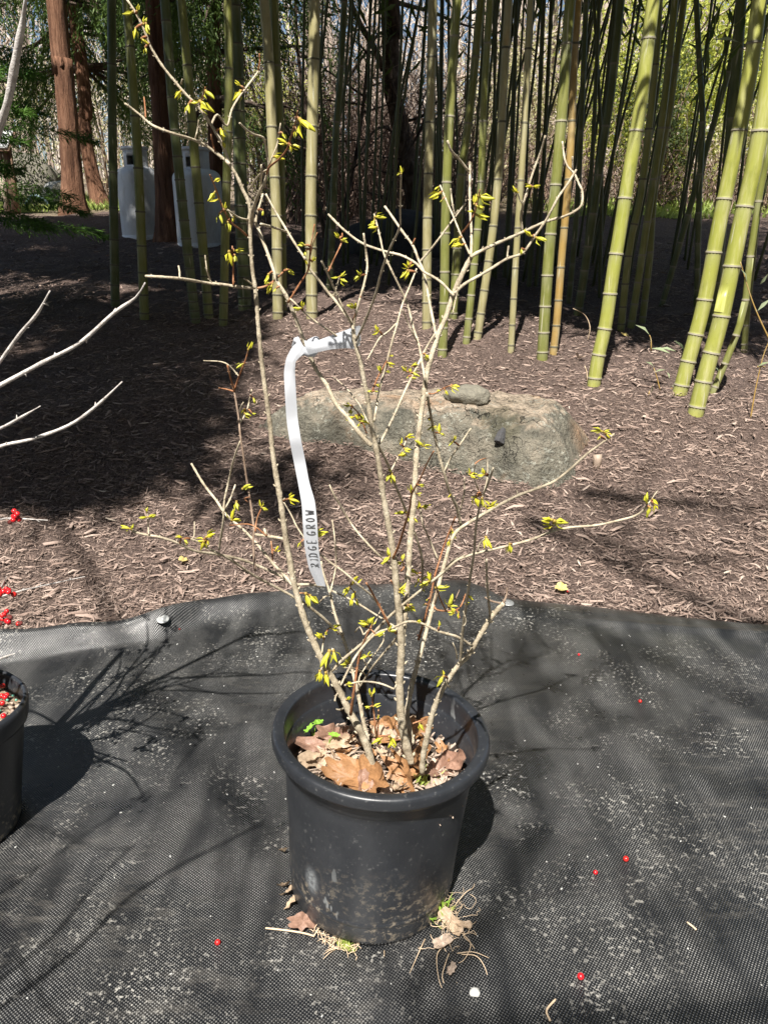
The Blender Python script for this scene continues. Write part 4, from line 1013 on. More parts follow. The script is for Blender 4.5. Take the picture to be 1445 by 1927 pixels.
# bamboo seedlings
def seedling(base, stems, label, mat='bleaf_pale'):
    p0 = hit(*base); e = empty('bamboo_seedling', p0); tag(e, label, 'bamboo seedling')
    for pts, lv in stems:
        P = smooth_poly([np.array(at(x, y, p0[1])) for x, y in pts], .02) - np.array(p0); mb = MB(); mb.tube(P, np.linspace(.004, .0018, len(P)), 6); mb.build('stalk', M['culm_tan'], e)
        for (x0, y0, x1, y1) in lv:
            a = np.array(at(x0, y0, p0[1])) - np.array(p0); b = np.array(at(x1, y1, p0[1] - .03)) - np.array(p0); L = np.linalg.norm(b - a)
            link('leaf', leaf_mesh('leaf', a[None], (b - a)[None], np.array([[.2, -.6, .8]]), L, L * .24, M[mat], .05), e)
seedling((1242, 735), [([(1242, 735), (1236, 710), (1230, 692)], [(1230, 690, 1215, 680), (1232, 700, 1252, 695)]), ([(1225, 660), (1225, 640), (1222, 630)], [(1222, 630, 1196, 610), (1225, 655, 1262, 664), (1240, 655, 1272, 660)])], 'small bamboo seedling with slender leaves left of the bright pair')
seedling((1283, 735), [([(1283, 735), (1262, 730)], [(1282, 732, 1264, 725)])], 'short leafy sprig at the foot of the left bright culm')
e_ = seedling((1220, 745), [([(1220, 745), (1222, 735)], [(1222, 742, 1228, 722), (1255, 700, 1260, 712)])], 'tiny bamboo sprout with one pale leaf in the mulch')
seedling((1292, 664), [([(1292, 664), (1282, 650)], [(1268, 640, 1292, 664)])], 'broad pale bamboo leaf standing beside the left bright culm')
seedling((1412, 788), [([(1412, 788), (1422, 730), (1436, 670), (1448, 640)], []), ([(1448, 640), (1425, 590), (1410, 550), (1393, 492)], [(1430, 535, 1445, 515), (1405, 530, 1395, 505), (1425, 585, 1452, 560)]), ([(1425, 690), (1440, 690)], [(1425, 690, 1450, 680)])], 'spindly yellow bamboo sprout bent over at the right edge')
seedling((1350, 720), [([(1350, 720), (1352, 700)], [(1350, 705, 1358, 688), (1352, 700, 1345, 690)])], 'small pale leaf sprig behind the foot of the thickest culm')

# ================================================================== BIG POT with leaf litter
PX, PY, PH = -.004, 1.08, .33
TILT = R(3.6)
pot = empty('nursery_pot', (PX - PH * math.sin(TILT), PY, .009)); pot.rotation_euler.y = TILT; tag(pot, 'large black plastic nursery pot holding the budding shrub in the centre', 'plant pot')
b = MB(); b.lathe([(0, .004), (.134, .002), (.1405, .005), (.1430, .013), (.1450, .045), (.150, .15), (.1575, .262), (.158, .275), (.1615, .279), (.163, .300), (.1645, .302)], 96)
b.build('body', M['pot'], pot)
b = MB(); b.lathe([(.1635, .3015), (.1730, .3020), (.1755, .3035), (.1765, .3075), (.1785, .3085), (.1800, .3100), (.1808, .3130), (.1805, .3235), (.1790, .3275), (.1765, .3296), (.1720, .3302), (.1640, .3290), (.1612, .3275), (.1603, .3235), (.1598, .312)], 128)
b.build('rim', M['pot'], pot)
b = MB(); b.lathe([(.1597, .314), (.1585, .290), (.1575, .288), (.1555, .286), (.150, .20), (.146, .12)], 96); b.build('inner_wall', M['pot'], pot)
b = MB(); b.lathe([(.1448, .043), (.1462, .0455), (.1462, .052), (.1450, .0545)], 96); b.build('foot_seam', M['pot'], pot)
SZ = .262
seg = 56; nr = 22; Vs = []
for i in range(nr + 1):
    for j in range(seg):
        rr = .153 * i / nr; a = 2 * math.pi * j / seg; x, y = rr * math.cos(a), rr * math.sin(a)
        Vs.append((x, y, SZ - .035 + .014 * (1 - (rr / .153) ** 2) + .012 * mnoise.noise(Vector((x * 18, y * 18, 1))) + .005 * mnoise.noise(Vector((x * 70, y * 70, 2)))))
Q = [(i * seg + j, i * seg + (j + 1) % seg, (i + 1) * seg + (j + 1) % seg, (i + 1) * seg + j) for i in range(nr) for j in range(seg)]
link('soil', mesh_np('soil', np.array(Vs), Q, None, M['soil'], True), pot)
def in_pot(px, py, dz=0.0):
    r = ray(px, py); kk = (SZ - .018 + dz - CAM_H) / r[2]; return Vector((r[0] * kk, r[1] * kk, SZ - .018 + dz - (r[0] * kk - PX) * math.tan(TILT)))
LG = 'dry leaves littering the big pot'
put_leaf(in_pot(612, 1432, .005), 'oak', .098, .12, .1, 'oak_pale', (.15, .1, .5), 'wide flat tan oak leaf at the left front inside the big pot', 11)
put_leaf(in_pot(690, 1462, .022), 'oak', .098, .9, .25, 'oak', (.75, -.15, -.75), 'large russet curled oak leaf leaning on the front of the pot wall', 12)
put_leaf(in_pot(655, 1467, .012), 'oak', .082, .8, -.4, 'oak', (.5, .25, -.35), 'russet oak leaf lying left of the large curled one', 13)
put_leaf(in_pot(762, 1455, .018), 'oak', .075, .9, .4, 'oak', (.9, .2, -1.1), 'russet leaf standing just left of the rightmost stem', 14)
put_leaf(in_pot(785, 1415, .035), 'long', .10, .8, .3, 'oak', (1.2, .3, 1.25), 'upright narrow russet leaf beside the rightmost stem', 15)
put_leaf(in_pot(625, 1388, .018), 'oak', .062, .9, .3, 'oak_pink', (.8, .4, .3), 'cupped pinkish brown leaf at the left back of the pot', 16)
put_leaf(in_pot(775, 1368, .025), 'oak', .072, 1.0, .5, 'oak', (1.0, .5, .8), 'curled russet oak leaf behind the thickest stem', 17)
put_leaf(in_pot(735, 1364, .020), 'oak', .065, .8, .5, 'oak', (.9, -.3, -.2), 'dull russet leaf against the back wall of the pot', 18)
put_leaf(in_pot(825, 1448, .010), 'oak', .072, .7, .5, 'oak_pink', (.4, .3, .9), 'crinkled pinkish leaf at the right side of the pot', 19)
put_leaf(in_pot(850, 1425, .018), 'long', .085, .6, .3, 'oak_pink', (.7, -.5, -.8), 'shrivelled pinkish leaf along the right pot wall', 20)
put_leaf(in_pot(588, 1410, .012), 'long', .075, .6, .3, 'oak_pink', (.5, .3, .2), 'rolled pinkish leaf along the left pot wall', 21)
for k in range(70):
    a = rng.random() * 6.28; rr = .138 * math.sqrt(rng.random()); x, y = PX + rr * math.cos(a), PY + rr * math.sin(a)
    o = put_leaf((x, y, SZ - .016 + rng.random() * .016 - (x - PX) * math.tan(TILT)), ('oak', 'long', 'long', 'oak')[k % 4], rng.uniform(.02, .05), rng.uniform(.4, 1.4), rng.uniform(-.7, .7), ('oak_pink', 'oak_pale', 'litterchip', 'oak')[int(rng.integers(0, 4))],
             (rng.normal() * .5, rng.normal() * .5, rng.random() * 6.28), 'small crumpled dry leaf scrap among the litter in the big pot', 50 + k, LG)
# scraps of bark and stalk: uncountable
mb = MB()
for k in range(650):
    a = rng.random() * 6.28; rr = .145 * math.sqrt(rng.random()); c = np.array([PX + rr * math.cos(a), PY + rr * math.sin(a), SZ - .020 + .014 * rng.random() - rr * math.cos(a) * math.tan(TILT)])
    d = unit(1)[0] * [1, 1, .3]; mb.tube([c - d * rng.uniform(.004, .02), c, c + d * rng.uniform(.004, .02)], [.001, rng.uniform(.001, .003), .0008], 4)
tag(mb.build('bark_scraps', M['litterchip'], None, False), 'pale scraps of bark and stalk covering the soil of the big pot', 'bark scraps', kind='stuff')
def weed(px, py, n, label, sz=.012):
    p = in_pot(px, py, .012); e = empty('weed_sprout', p); tag(e, label, 'weed')
    for k in range(n):
        a = 6.28 * k / n + rng.random(); tip = np.array([math.cos(a) * .012, math.sin(a) * .012, .016 + rng.random() * .01]); mb = MB(); mb.tube([(0, 0, -.012), tip * [.4, .4, .6], tip], [.0009, .0008, .0006], 4); mb.build('stalk', M['weed'], e)
        o = link('leaf', dry_leaf_mesh('oak', sz * 1.5, .3, .1, M['weed'], k), e, tip); o.rotation_euler = (.3, .2, a)
weed(590, 1388, 2, 'two round green weed leaves at the left back of the pot', .014); weed(616, 1412, 1, 'single green weed leaf on the litter left of the stems')
def grass_tuft(p, n, h, label, name='grass_tuft', mat='grass', spread=.02):
    e = empty(name, p); tag(e, label, 'grass')
    for k in range(n):
        a = rng.random() * 6.28; b0 = np.array([rng.normal() * spread, rng.normal() * spread, -.004]); d = np.array([math.cos(a) * .6, math.sin(a) * .6, .9])
        link('blade', leaf_mesh('blade', b0[None], d[None], unit(1), h * rng.uniform(.5, 1.2), .0035, M[mat], .15), e)
grass_tuft(in_pot(795, 1465, .008), 22, .032, 'small tuft of green grass by the rightmost stem in the pot', mat='grass', spread=.012)

# ================================================================== THE BUDDING SHRUB
sh = empty('potted_shrub', (PX, PY, SZ)); tag(sh, 'leafless tan-stemmed shrub with yellow-green buds growing in the big black pot', 'shrub')
O = np.array(sh.location)
BR = []
def b_(pts, d0, d1, mat='bark', Y0=None, Y1=None): BR.append((pts, d0, d1, mat, Y0, Y1))
# main stems, base to tip (photo pixels, diameters in photo pixels)
b_([(701, 1442), (690, 1405), (676, 1372), (661, 1346), (647, 1318), (630, 1284), (614, 1258), (594, 1217), (576, 1175), (563, 1134), (552, 1092), (544, 1047), (538, 1016), (528, 943), (519, 891), (513, 850), (508, 798), (501, 746), (494, 694), (487, 625), (483, 573), (480, 541), (475, 508), (472, 464), (471, 441), (468, 415), (471, 397), (466, 375), (457, 357), (446, 331), (433, 309), (424, 284), (413, 260), (398, 235), (384, 214), (367, 194), (346, 173), (332, 156), (304, 121), (284, 87), (270, 52), (256, 24), (239, -2)], 17, 5, 'bark', 1.065, 1.02)
b_([(774, 1436), (766, 1410), (758, 1372), (754, 1336), (752, 1286), (754, 1250), (755, 1215), (752, 1165), (746, 1105), (742, 1058), (735, 1010), (722, 937), (714, 880), (708, 846), (703, 819), (698, 791), (691, 746), (684, 711), (677, 677), (669, 650), (665, 620)], 20, 9, 'bark', 1.07, 1.0)
b_([(755, 1225), (758, 1190), (762, 1150), (767, 1092), (772, 1016), (779, 937), (784, 850), (791, 791), (798, 736), (805, 694), (816, 656), (826, 625), (840, 594), (852, 556), (864, 528), (876, 503), (886, 484)], 14, 11, 'bark', None, 1.12)
b_([(776, 1400), (766, 1345), (770, 1318), (774, 1293), (788, 1241), (801, 1193), (812, 1151), (826, 1099), (839, 1051), (848, 1020), (857, 1003), (869, 992), (914, 965), (938, 951), (973, 933), (1008, 920), (1042, 906), (1070, 885), (1101, 857), (1129, 836), (1156, 816)], 13, 4.5, 'bark', 1.12, 1.28)
b_([(794, 1456), (797, 1419), (804, 1386), (811, 1353), (822, 1320), (839, 1286), (862, 1253), (881, 1234), (899, 1203), (919, 1170), (934, 1150), (948, 1135)], 13, 10, 'bark', 1.03, .98)
b_([(703, 1440), (693, 1399), (683, 1353), (673, 1303), (664, 1266), (653, 1222), (639, 1182), (628, 1148), (621, 1116), (608, 1078), (604, 1056)], 11, 5, 'bark', 1.10, 1.2)
# tall left top
b_([(433, 309), (412, 291), (374, 266), (322, 249), (287, 235), (263, 215), (235, 194)], 7, 5)
b_([(471, 441), (474, 408), (477, 390), (488, 362), (499, 340), (505, 315), (503, 293), (500, 273), (495, 258), (477, 252), (462, 242), (451, 231)], 8, 4.5)
b_([(500, 335), (506, 315), (526, 298), (539, 282), (546, 262), (553, 240), (560, 208)], 5, 3, 'bark_red')
b_([(506, 312), (513, 293), (522, 269), (528, 231)], 4, 3)
b_([(487, 366), (491, 345), (492, 309)], 6, 4)
b_([(468, 357), (478, 342), (488, 328), (503, 318)], 5, 3)
b_([(481, 418), (484, 400), (488, 388), (495, 364)], 6, 4)
b_([(397, 235), (409, 215), (427, 236), (436, 206), (450, 182), (468, 158), (485, 135), (492, 122)], 5, 4)
b_([(485, 135), (489, 115), (488, 100)], 4, 3, 'bark_red')
b_([(367, 262), (372, 242), (374, 225)], 4, 3)
b_([(405, 285), (400, 268), (397, 250)], 4, 3, 'bark_red')
b_([(274, 220), (273, 200), (271, 182)], 4, 3, 'bark_red')
b_([(376, 196), (384, 176), (386, 163)], 4, 3, 'bark_red')
b_([(341, 157), (343, 148)], 4, 3)
b_([(472, 450), (455, 434), (435, 418), (424, 400), (413, 374), (405, 352), (395, 328)], 5, 3, 'bark_red')
b_([(440, 412), (428, 393)], 3, 2)
b_([(428, 394), (448, 408), (467, 413)], 4, 4)
b_([(480, 541), (455, 540), (420, 535), (390, 532), (350, 525), (310, 521), (274, 519)], 7, 6, 'bark', None, .98)
b_([(439, 537), (439, 500), (437, 462)], 4, 3, 'bark_red')
b_([(398, 532), (390, 510), (386, 480)], 4, 3)
b_([(338, 524), (338, 512), (336, 500)], 4, 4)
b_([(476, 536), (466, 528), (459, 524)], 4, 3)
b_([(483, 542), (501, 538), (520, 524), (537, 507)], 5, 4, 'bark_red')
b_([(534, 510), (544, 506)], 3, 3, 'bark_red')
# second stem from fork near the tall left top down to the ribbon knot
b_([(700, 838), (694, 834), (674, 812), (653, 784), (632, 760), (615, 725), (594, 694), (580, 663), (566, 625), (549, 580), (535, 550), (521, 528), (513, 503), (501, 469), (491, 444), (481, 418), (474, 408)], 10, 7, 'bark', None, 1.03)
b_([(665, 620), (660, 604), (646, 586), (629, 563), (619, 552), (597, 523), (584, 507), (575, 488), (557, 461), (541, 435), (517, 395), (500, 364)], 7, 4.5)
b_([(541, 436), (511, 426), (491, 421)], 5, 5)
b_([(665, 622), (667, 604), (674, 573), (684, 538), (691, 504), (689, 476), (684, 438)], 6, 4.5)
b_([(662, 610), (646, 580), (632, 549), (618, 518), (605, 490)], 5.5, 4)
b_([(670, 640), (681, 618), (694, 587), (708, 549), (715, 521), (726, 486), (736, 462), (752, 428), (753, 400), (754, 353), (755, 322)], 6, 4)
b_([(542, 569), (563, 535), (580, 507), (584, 469), (592, 421)], 5, 3, 'bark_red')
b_([(584, 480), (590, 455), (597, 437)], 3, 2, 'bark_red')
b_([(618, 510), (632, 480), (643, 455), (644, 438)], 4.5, 3, 'bark_red')
b_([(627, 561), (636, 531), (639, 521)], 4, 3)
b_([(664, 603), (672, 580), (679, 556)], 4, 2.5, 'bark_red')
b_([(546, 562), (551, 566), (580, 594), (618, 621), (640, 636)], 4, 4)
# centre weave
b_([(800, 716), (795, 687), (788, 649), (777, 614), (767, 573), (753, 542), (736, 507), (722, 476), (715, 445), (704, 402)], 6, 4)
b_([(704, 792), (706, 780), (715, 729), (726, 690), (736, 649), (746, 614), (757, 573), (771, 538), (784, 505)], 6, 4)
b_([(746, 608), (730, 624), (715, 635), (703, 655), (691, 677)], 4.5, 3.5)
b_([(708, 838), (715, 833), (736, 794), (753, 756), (767, 725), (784, 691), (802, 655), (818, 628)], 6.5, 5)
b_([(701, 815), (690, 790), (677, 762)], 4, 3)
b_([(700, 737), (708, 716), (717, 698), (728, 678)], 4, 3, 'bark_red')
b_([(690, 815), (676, 780), (663, 765)], 3.5, 2.5, 'bark_red')
b_([(854, 556), (828, 529), (796, 510), (785, 497), (757, 481), (722, 472), (681, 457), (646, 431), (618, 403)], 6, 5)
b_([(822, 640), (817, 614), (807, 563), (798, 514), (788, 490), (777, 462), (757, 435), (733, 400), (724, 388)], 7, 5)
b_([(790, 492), (808, 472), (825, 450), (850, 416), (876, 382)], 5, 4)
b_([(853, 408), (862, 395)], 4, 3)
b_([(776, 460), (781, 448)], 4, 3, 'bark_red')
b_([(886, 484), (887, 439), (884, 382), (884, 305)], 6.5, 5)
b_([(882, 322), (865, 300), (849, 283), (842, 264)], 5.5, 5)
b_([(886, 484), (893, 478), (927, 461), (955, 449), (984, 436), (1026, 417), (1063, 406), (1083, 396), (1094, 385), (1096, 362), (1089, 345), (1080, 325), (1069, 314), (1062, 297), (1058, 265)], 8, 4, 'bark', None, 1.2)
b_([(1077, 322), (1077, 306), (1077, 294)], 3.5, 4)
b_([(983, 434), (980, 405), (985, 382), (995, 348), (1005, 317), (1018, 283), (1026, 254)], 5.5, 4.5)
b_([(984, 385), (978, 375), (974, 362)], 3.5, 3)
b_([(853, 555), (873, 535), (899, 520), (921, 507), (953, 487), (984, 475), (1006, 444), (1026, 416), (1040, 390), (1052, 368), (1069, 344), (1084, 319)], 7, 5, 'bark', None, 1.15)
b_([(954, 486), (955, 475), (957, 463)], 3.5, 4)
b_([(1004, 447), (1004, 440)], 3, 3, 'bark_red')
b_([(884, 478), (867, 441), (853, 407), (842, 382), (828, 348)], 5, 3.5)
b_([(855, 405), (850, 375), (848, 354)], 4, 3.5)
b_([(867, 440), (884, 419), (896, 390), (903, 356)], 4, 3, 'bark_red')
b_([(856, 550), (862, 540), (851, 592)], 4, 3)
b_([(848, 570), (852, 582)], 4, 4)
# under the ribbon, right of centre
b_([(803, 739), (809, 774), (817, 815), (826, 857), (836, 891), (845, 923), (859, 954), (867, 989)], 5.5, 7)
b_([(836, 886), (848, 862), (861, 843), (886, 806)], 4.5, 4)
b_([(866, 960), (873, 930), (874, 899)], 4, 3)
b_([(797, 738), (815, 741), (835, 730), (850, 724)], 3.5, 2.5, 'bark_red')
b_([(708, 832), (722, 857), (734, 884), (742, 909), (753, 935), (764, 962), (782, 1008), (793, 1046), (795, 1079), (794, 1097)], 6, 5)
b_([(735, 888), (745, 868), (757, 847), (764, 828)], 4, 3)
b_([(824, 1053), (808, 1015), (795, 984), (791, 955)], 4.5, 3.5)
b_([(740, 1050), (751, 1024), (761, 991), (771, 957), (775, 929), (791, 900), (804, 871), (816, 849)], 6, 3, 'bark_red')
b_([(787, 1205), (795, 1179), (804, 1146), (812, 1115), (817, 1088), (826, 1057), (835, 1028), (846, 999), (857, 971)], 6, 3, 'bark_red')
b_([(757, 1197), (740, 1188), (729, 1170), (717, 1146), (706, 1126), (695, 1106), (689, 1097)], 6, 4, 'bark_red')
b_([(660, 1345), (666, 1300), (675, 1241), (687, 1203), (701, 1175)], 7, 4, 'bark_red', 1.03, 1.0)
b_([(815, 1140), (822, 1148), (839, 1150), (859, 1148), (868, 1139)], 5, 3, 'bark_red')
b_([(860, 1149), (865, 1163)], 4, 3, 'bark_red')
b_([(868, 1139), (872, 1130), (876, 1118)], 3.5, 3, 'bark_red')
b_([(625, 1263), (642, 1244), (694, 1200), (732, 1161), (763, 1134), (798, 1106), (833, 1078), (860, 1054), (876, 1048), (897, 1041), (956, 1027), (1001, 1015), (1042, 999), (1077, 992), (1118, 989), (1153, 982), (1194, 971), (1212, 958), (1219, 948)], 6.5, 5, 'bark', None, .98)
b_([(838, 1068), (852, 1055), (874, 1045)], 4, 3)
b_([(897, 1041), (903, 1022), (914, 1012)], 3.5, 3)
b_([(1041, 998), (1041, 985), (1040, 972)], 3.5, 2.5)
b_([(1218, 949), (1224, 942), (1232, 930), (1237, 924)], 3, 2.5)
b_([(866, 1247), (867, 1234), (870, 1194), (877, 1139), (884, 1090), (892, 1039), (895, 995), (899, 968), (908, 935), (921, 902), (928, 881)], 7, 4.5)
b_([(908, 935), (903, 928), (900, 922)], 3.5, 3, 'bark_red')
b_([(923, 1162), (917, 1106), (915, 1053)], 6, 4.5)
b_([(946, 1137), (953, 1120), (954, 1106)], 6, 4, 'bark_dark')
b_([(946, 1137), (936, 1134), (924, 1131), (912, 1124)], 5, 4, 'bark_dark')
b_([(888, 1216), (861, 1199), (824, 1188), (795, 1174), (768, 1170), (740, 1181), (706, 1194), (673, 1230), (655, 1262), (641, 1290)], 6, 5)
b_([(648, 1290), (679, 1283), (713, 1286), (742, 1297)], 4, 4)
b_([(742, 1297), (746, 1288)], 4, 3)
b_([(675, 1296), (690, 1272), (704, 1251), (728, 1222), (748, 1198)], 4, 4)
b_([(676, 1290), (676, 1275), (695, 1245), (712, 1222)], 3.5, 3)
b_([(712, 1222), (722, 1205), (722, 1190)], 3, 3)
b_([(740, 1186), (746, 1182), (704, 1155), (663, 1130), (620, 1110)], 4.5, 4)
b_([(621, 1118), (632, 1065), (630, 1016), (625, 978)], 4, 3)
b_([(621, 1120), (610, 1124), (601, 1134)], 4, 3)
b_([(729, 1167), (722, 1155), (701, 1123), (677, 1103), (649, 1078), (621, 1058), (594, 1037), (583, 1028)], 5, 4, 'bark', None, 1.0)
b_([(590, 1034), (575, 1015), (559, 992), (549, 971), (533, 943)], 4, 3)
b_([(738, 1064), (732, 1061), (708, 1040), (673, 1002), (656, 978), (642, 954), (628, 930), (620, 912)], 5, 4)
b_([(647, 1192), (639, 1192), (621, 1175), (594, 1151), (552, 1123), (521, 1106), (476, 1082), (435, 1054), (398, 1035), (374, 1020), (358, 1014)], 6.5, 5)
b_([(608, 1103), (580, 1100), (552, 1099), (524, 1082), (483, 1064), (450, 1052), (401, 1042), (367, 1037), (332, 1021), (301, 1011), (277, 1007), (256, 1002), (246, 996)], 6.5, 5.5, 'bark', None, 1.0)
b_([(280, 1006), (278, 975), (276, 956)], 4, 2.5)
b_([(358, 1014), (365, 1010), (366, 982)], 3, 3)
b_([(552, 1103), (531, 1078), (514, 1061), (483, 1023), (460, 999), (425, 968), (408, 943), (384, 912), (360, 872)], 7, 5)
b_([(412, 1035), (420, 981), (422, 943), (429, 912), (439, 867), (452, 830)], 5, 4)
b_([(424, 957), (435, 935), (443, 912)], 4, 4)
b_([(480, 1075), (476, 1016), (478, 999), (471, 943), (464, 900), (457, 850), (453, 826), (448, 781), (441, 736)], 5, 4.5, 'bark_dark')
b_([(441, 736), (434, 712), (428, 687)], 4.5, 3.5, 'bark_red')
b_([(441, 734), (450, 708), (462, 677), (469, 652)], 4.5, 3, 'bark_red')
b_([(440, 736), (425, 732), (412, 730)], 4, 3, 'bark_red')
b_([(450, 798), (464, 774), (474, 732)], 4, 3)
b_([(455, 790), (452, 770), (458, 757)], 3.5, 3)
b_([(467, 945), (460, 938), (470, 935)], 3, 3, 'bark_red')
b_([(480, 1000), (484, 975), (494, 952)], 3.5, 2.5, 'bark_red')
b_([(538, 1016), (533, 1014), (504, 1009), (480, 1006)], 8, 6)
b_([(502, 1008), (497, 995)], 6, 6)
b_([(513, 1055), (512, 1035), (510, 1018)], 3.5, 3, 'bark_red')
b_([(709, 1392), (706, 1370), (704, 1346), (699, 1303)], 5, 3, 'bark_red', 1.02, 1.0)
b_([(709, 1392), (712, 1360), (712, 1335)], 4, 3, 'bark_red')
b_([(766, 1366), (782, 1360), (802, 1353)], 4.5, 3, 'bark_red')
b_([(654, 1330), (640, 1336), (633, 1335)], 4, 4)
b_([(640, 1300), (632, 1310), (630, 1320)], 4, 4)
b_([(563, 1116), (575, 1117), (583, 1120)], 4, 3.5, 'bark_red')
b_([(612, 1196), (618, 1183), (628, 1183)], 4, 3, 'bark_red')
b_([(606, 1230), (608, 1210), (612, 1195)], 4, 3)
b_([(616, 1262), (622, 1225), (630, 1222)], 4, 3)
b_([(609, 1250), (605, 1258), (603, 1264)], 4, 3)
b_([(663, 1092), (658, 1105), (668, 1115), (668, 1128)], 4, 3, 'bark_dark')
b_([(752, 1135), (748, 1120), (740, 1100), (735, 1092)], 4, 2.5, 'bark_red')
b_([(754, 1075), (760, 1068), (757, 1055)], 3.5, 3, 'bark_red')
b_([(684, 1195), (677, 1180), (668, 1190)], 3, 3)
b_([(694, 1260), (688, 1250), (684, 1240)], 3, 2.5)
b_([(912, 965), (925, 955), (935, 943)], 3.5, 2.5)
b_([(975, 932), (972, 922)], 3, 2.5)
b_([(872, 1150), (877, 1170), (872, 1178)], 3, 3)
b_([(860, 1240), (858, 1225), (852, 1210)], 3, 2.5)
b_([(846, 1293), (841, 1288), (842, 1277)], 4, 3)

_r = random.Random(5)
for _k in range(34):
    _p = BR[_r.randrange(0, len(BR))][0]; _i = _r.randrange(0, len(_p)); x, y = _p[_i]
    if not (620 < y < 1300 and 400 < x < 930): continue
    a = -math.pi / 2 + _r.uniform(-1.1, 1.1); l = _r.uniform(22, 75); c = _r.uniform(-.35, .35)
    b_([(x, y), (x + l * .5 * math.cos(a), y + l * .5 * math.sin(a)), (x + l * math.cos(a + c), y + l * math.sin(a + c))], 3.6, 2.2, _r.choice(['bark', 'bark', 'bark_red', 'bark_dark']))
samp_px, samp_Y, samp_i, objs = [], [], [], []
def nearest(px, py, skip=-1):
    A = np.concatenate(samp_px); d = np.hypot(A[:, 0] - px, A[:, 1] - py); k = d.argmin(); return d[k], np.concatenate(samp_Y)[k], np.concatenate(samp_i)[k], A[k]
for bi, (pts, d0, d1, mat, Y0, Y1) in enumerate(BR):
    pp = smooth_poly(pts, 6.0); n = len(pp)
    ln = np.concatenate([[0], np.cumsum(np.hypot(*np.diff(pp, axis=0).T))]); f_ = ln / ln[-1]
    if Y0 is None:
        dd, yy, _, q = nearest(*pts[0]); Y0 = yy
    if Y1 is None:
        Y1 = Y0 + float(rng.normal()) * .22 * min(1, ln[-1] / 320)
        if samp_px and ln[-1] > 40:
            dd, yy, _, q = nearest(*pts[-1])
            if dd < 7: Y1 = yy
    Yv = Y0 + (Y1 - Y0) * f_ + .012 * np.sin(f_ * 9 + bi) * min(1, ln[-1] / 200)
    if bi < 6: Yv = Y0 + (Y1 - Y0) * f_
    W = np.array([at(x, y, Yq) for (x, y), Yq in zip(pp, Yv)])
    dia = (d0 + (d1 - d0) * f_ ** .75) * .86
    rr = dia / 2 * np.array([zc(w) for w in W]) / F
    # nodes: swollen joints with little opposite nubs
    mb = MB(); jit = 1 + .05 * rng.normal(size=n)
    gap = 22 + 14 * rng.random(); ph = rng.random() * gap; node = np.exp(-((((ln + ph) % gap) - gap / 2) / 3.0) ** 2)
    mb.tube(W - O, rr * jit * (1 + .16 * node), 9 if d0 > 9 else 7)
    if n > 3:
        for s_ in np.arange(gap - ph, ln[-1] - 4, gap):
            i = int(np.abs(ln - s_).argmin()); i = min(max(i, 1), n - 2); d = W[i + 1] - W[i - 1]; d /= np.linalg.norm(d); sd_ = np.cross(d, [0, 1., 0]); sd_ /= np.linalg.norm(sd_) + 1e-9
            for sg in (-1, 1):
                if rng.random() < .5:
                    h = rr[i] * rng.uniform(.3, 1.0) + .0008; c = W[i] - O + sd_ * sg * rr[i] * .7; mb.tube([c, c + sd_ * sg * h * .6 + d * h * .4, c + sd_ * sg * h * .9 + d * h], [rr[i] * .45, rr[i] * .36, rr[i] * .15], 5)
    o = mb.build('stem' if bi < 6 else ('red_shoot' if mat == 'bark_red' else 'branch'), M[mat], sh); objs.append(o)
    samp_px.append(pp); samp_Y.append(Yv); samp_i.append(np.full(n, bi))

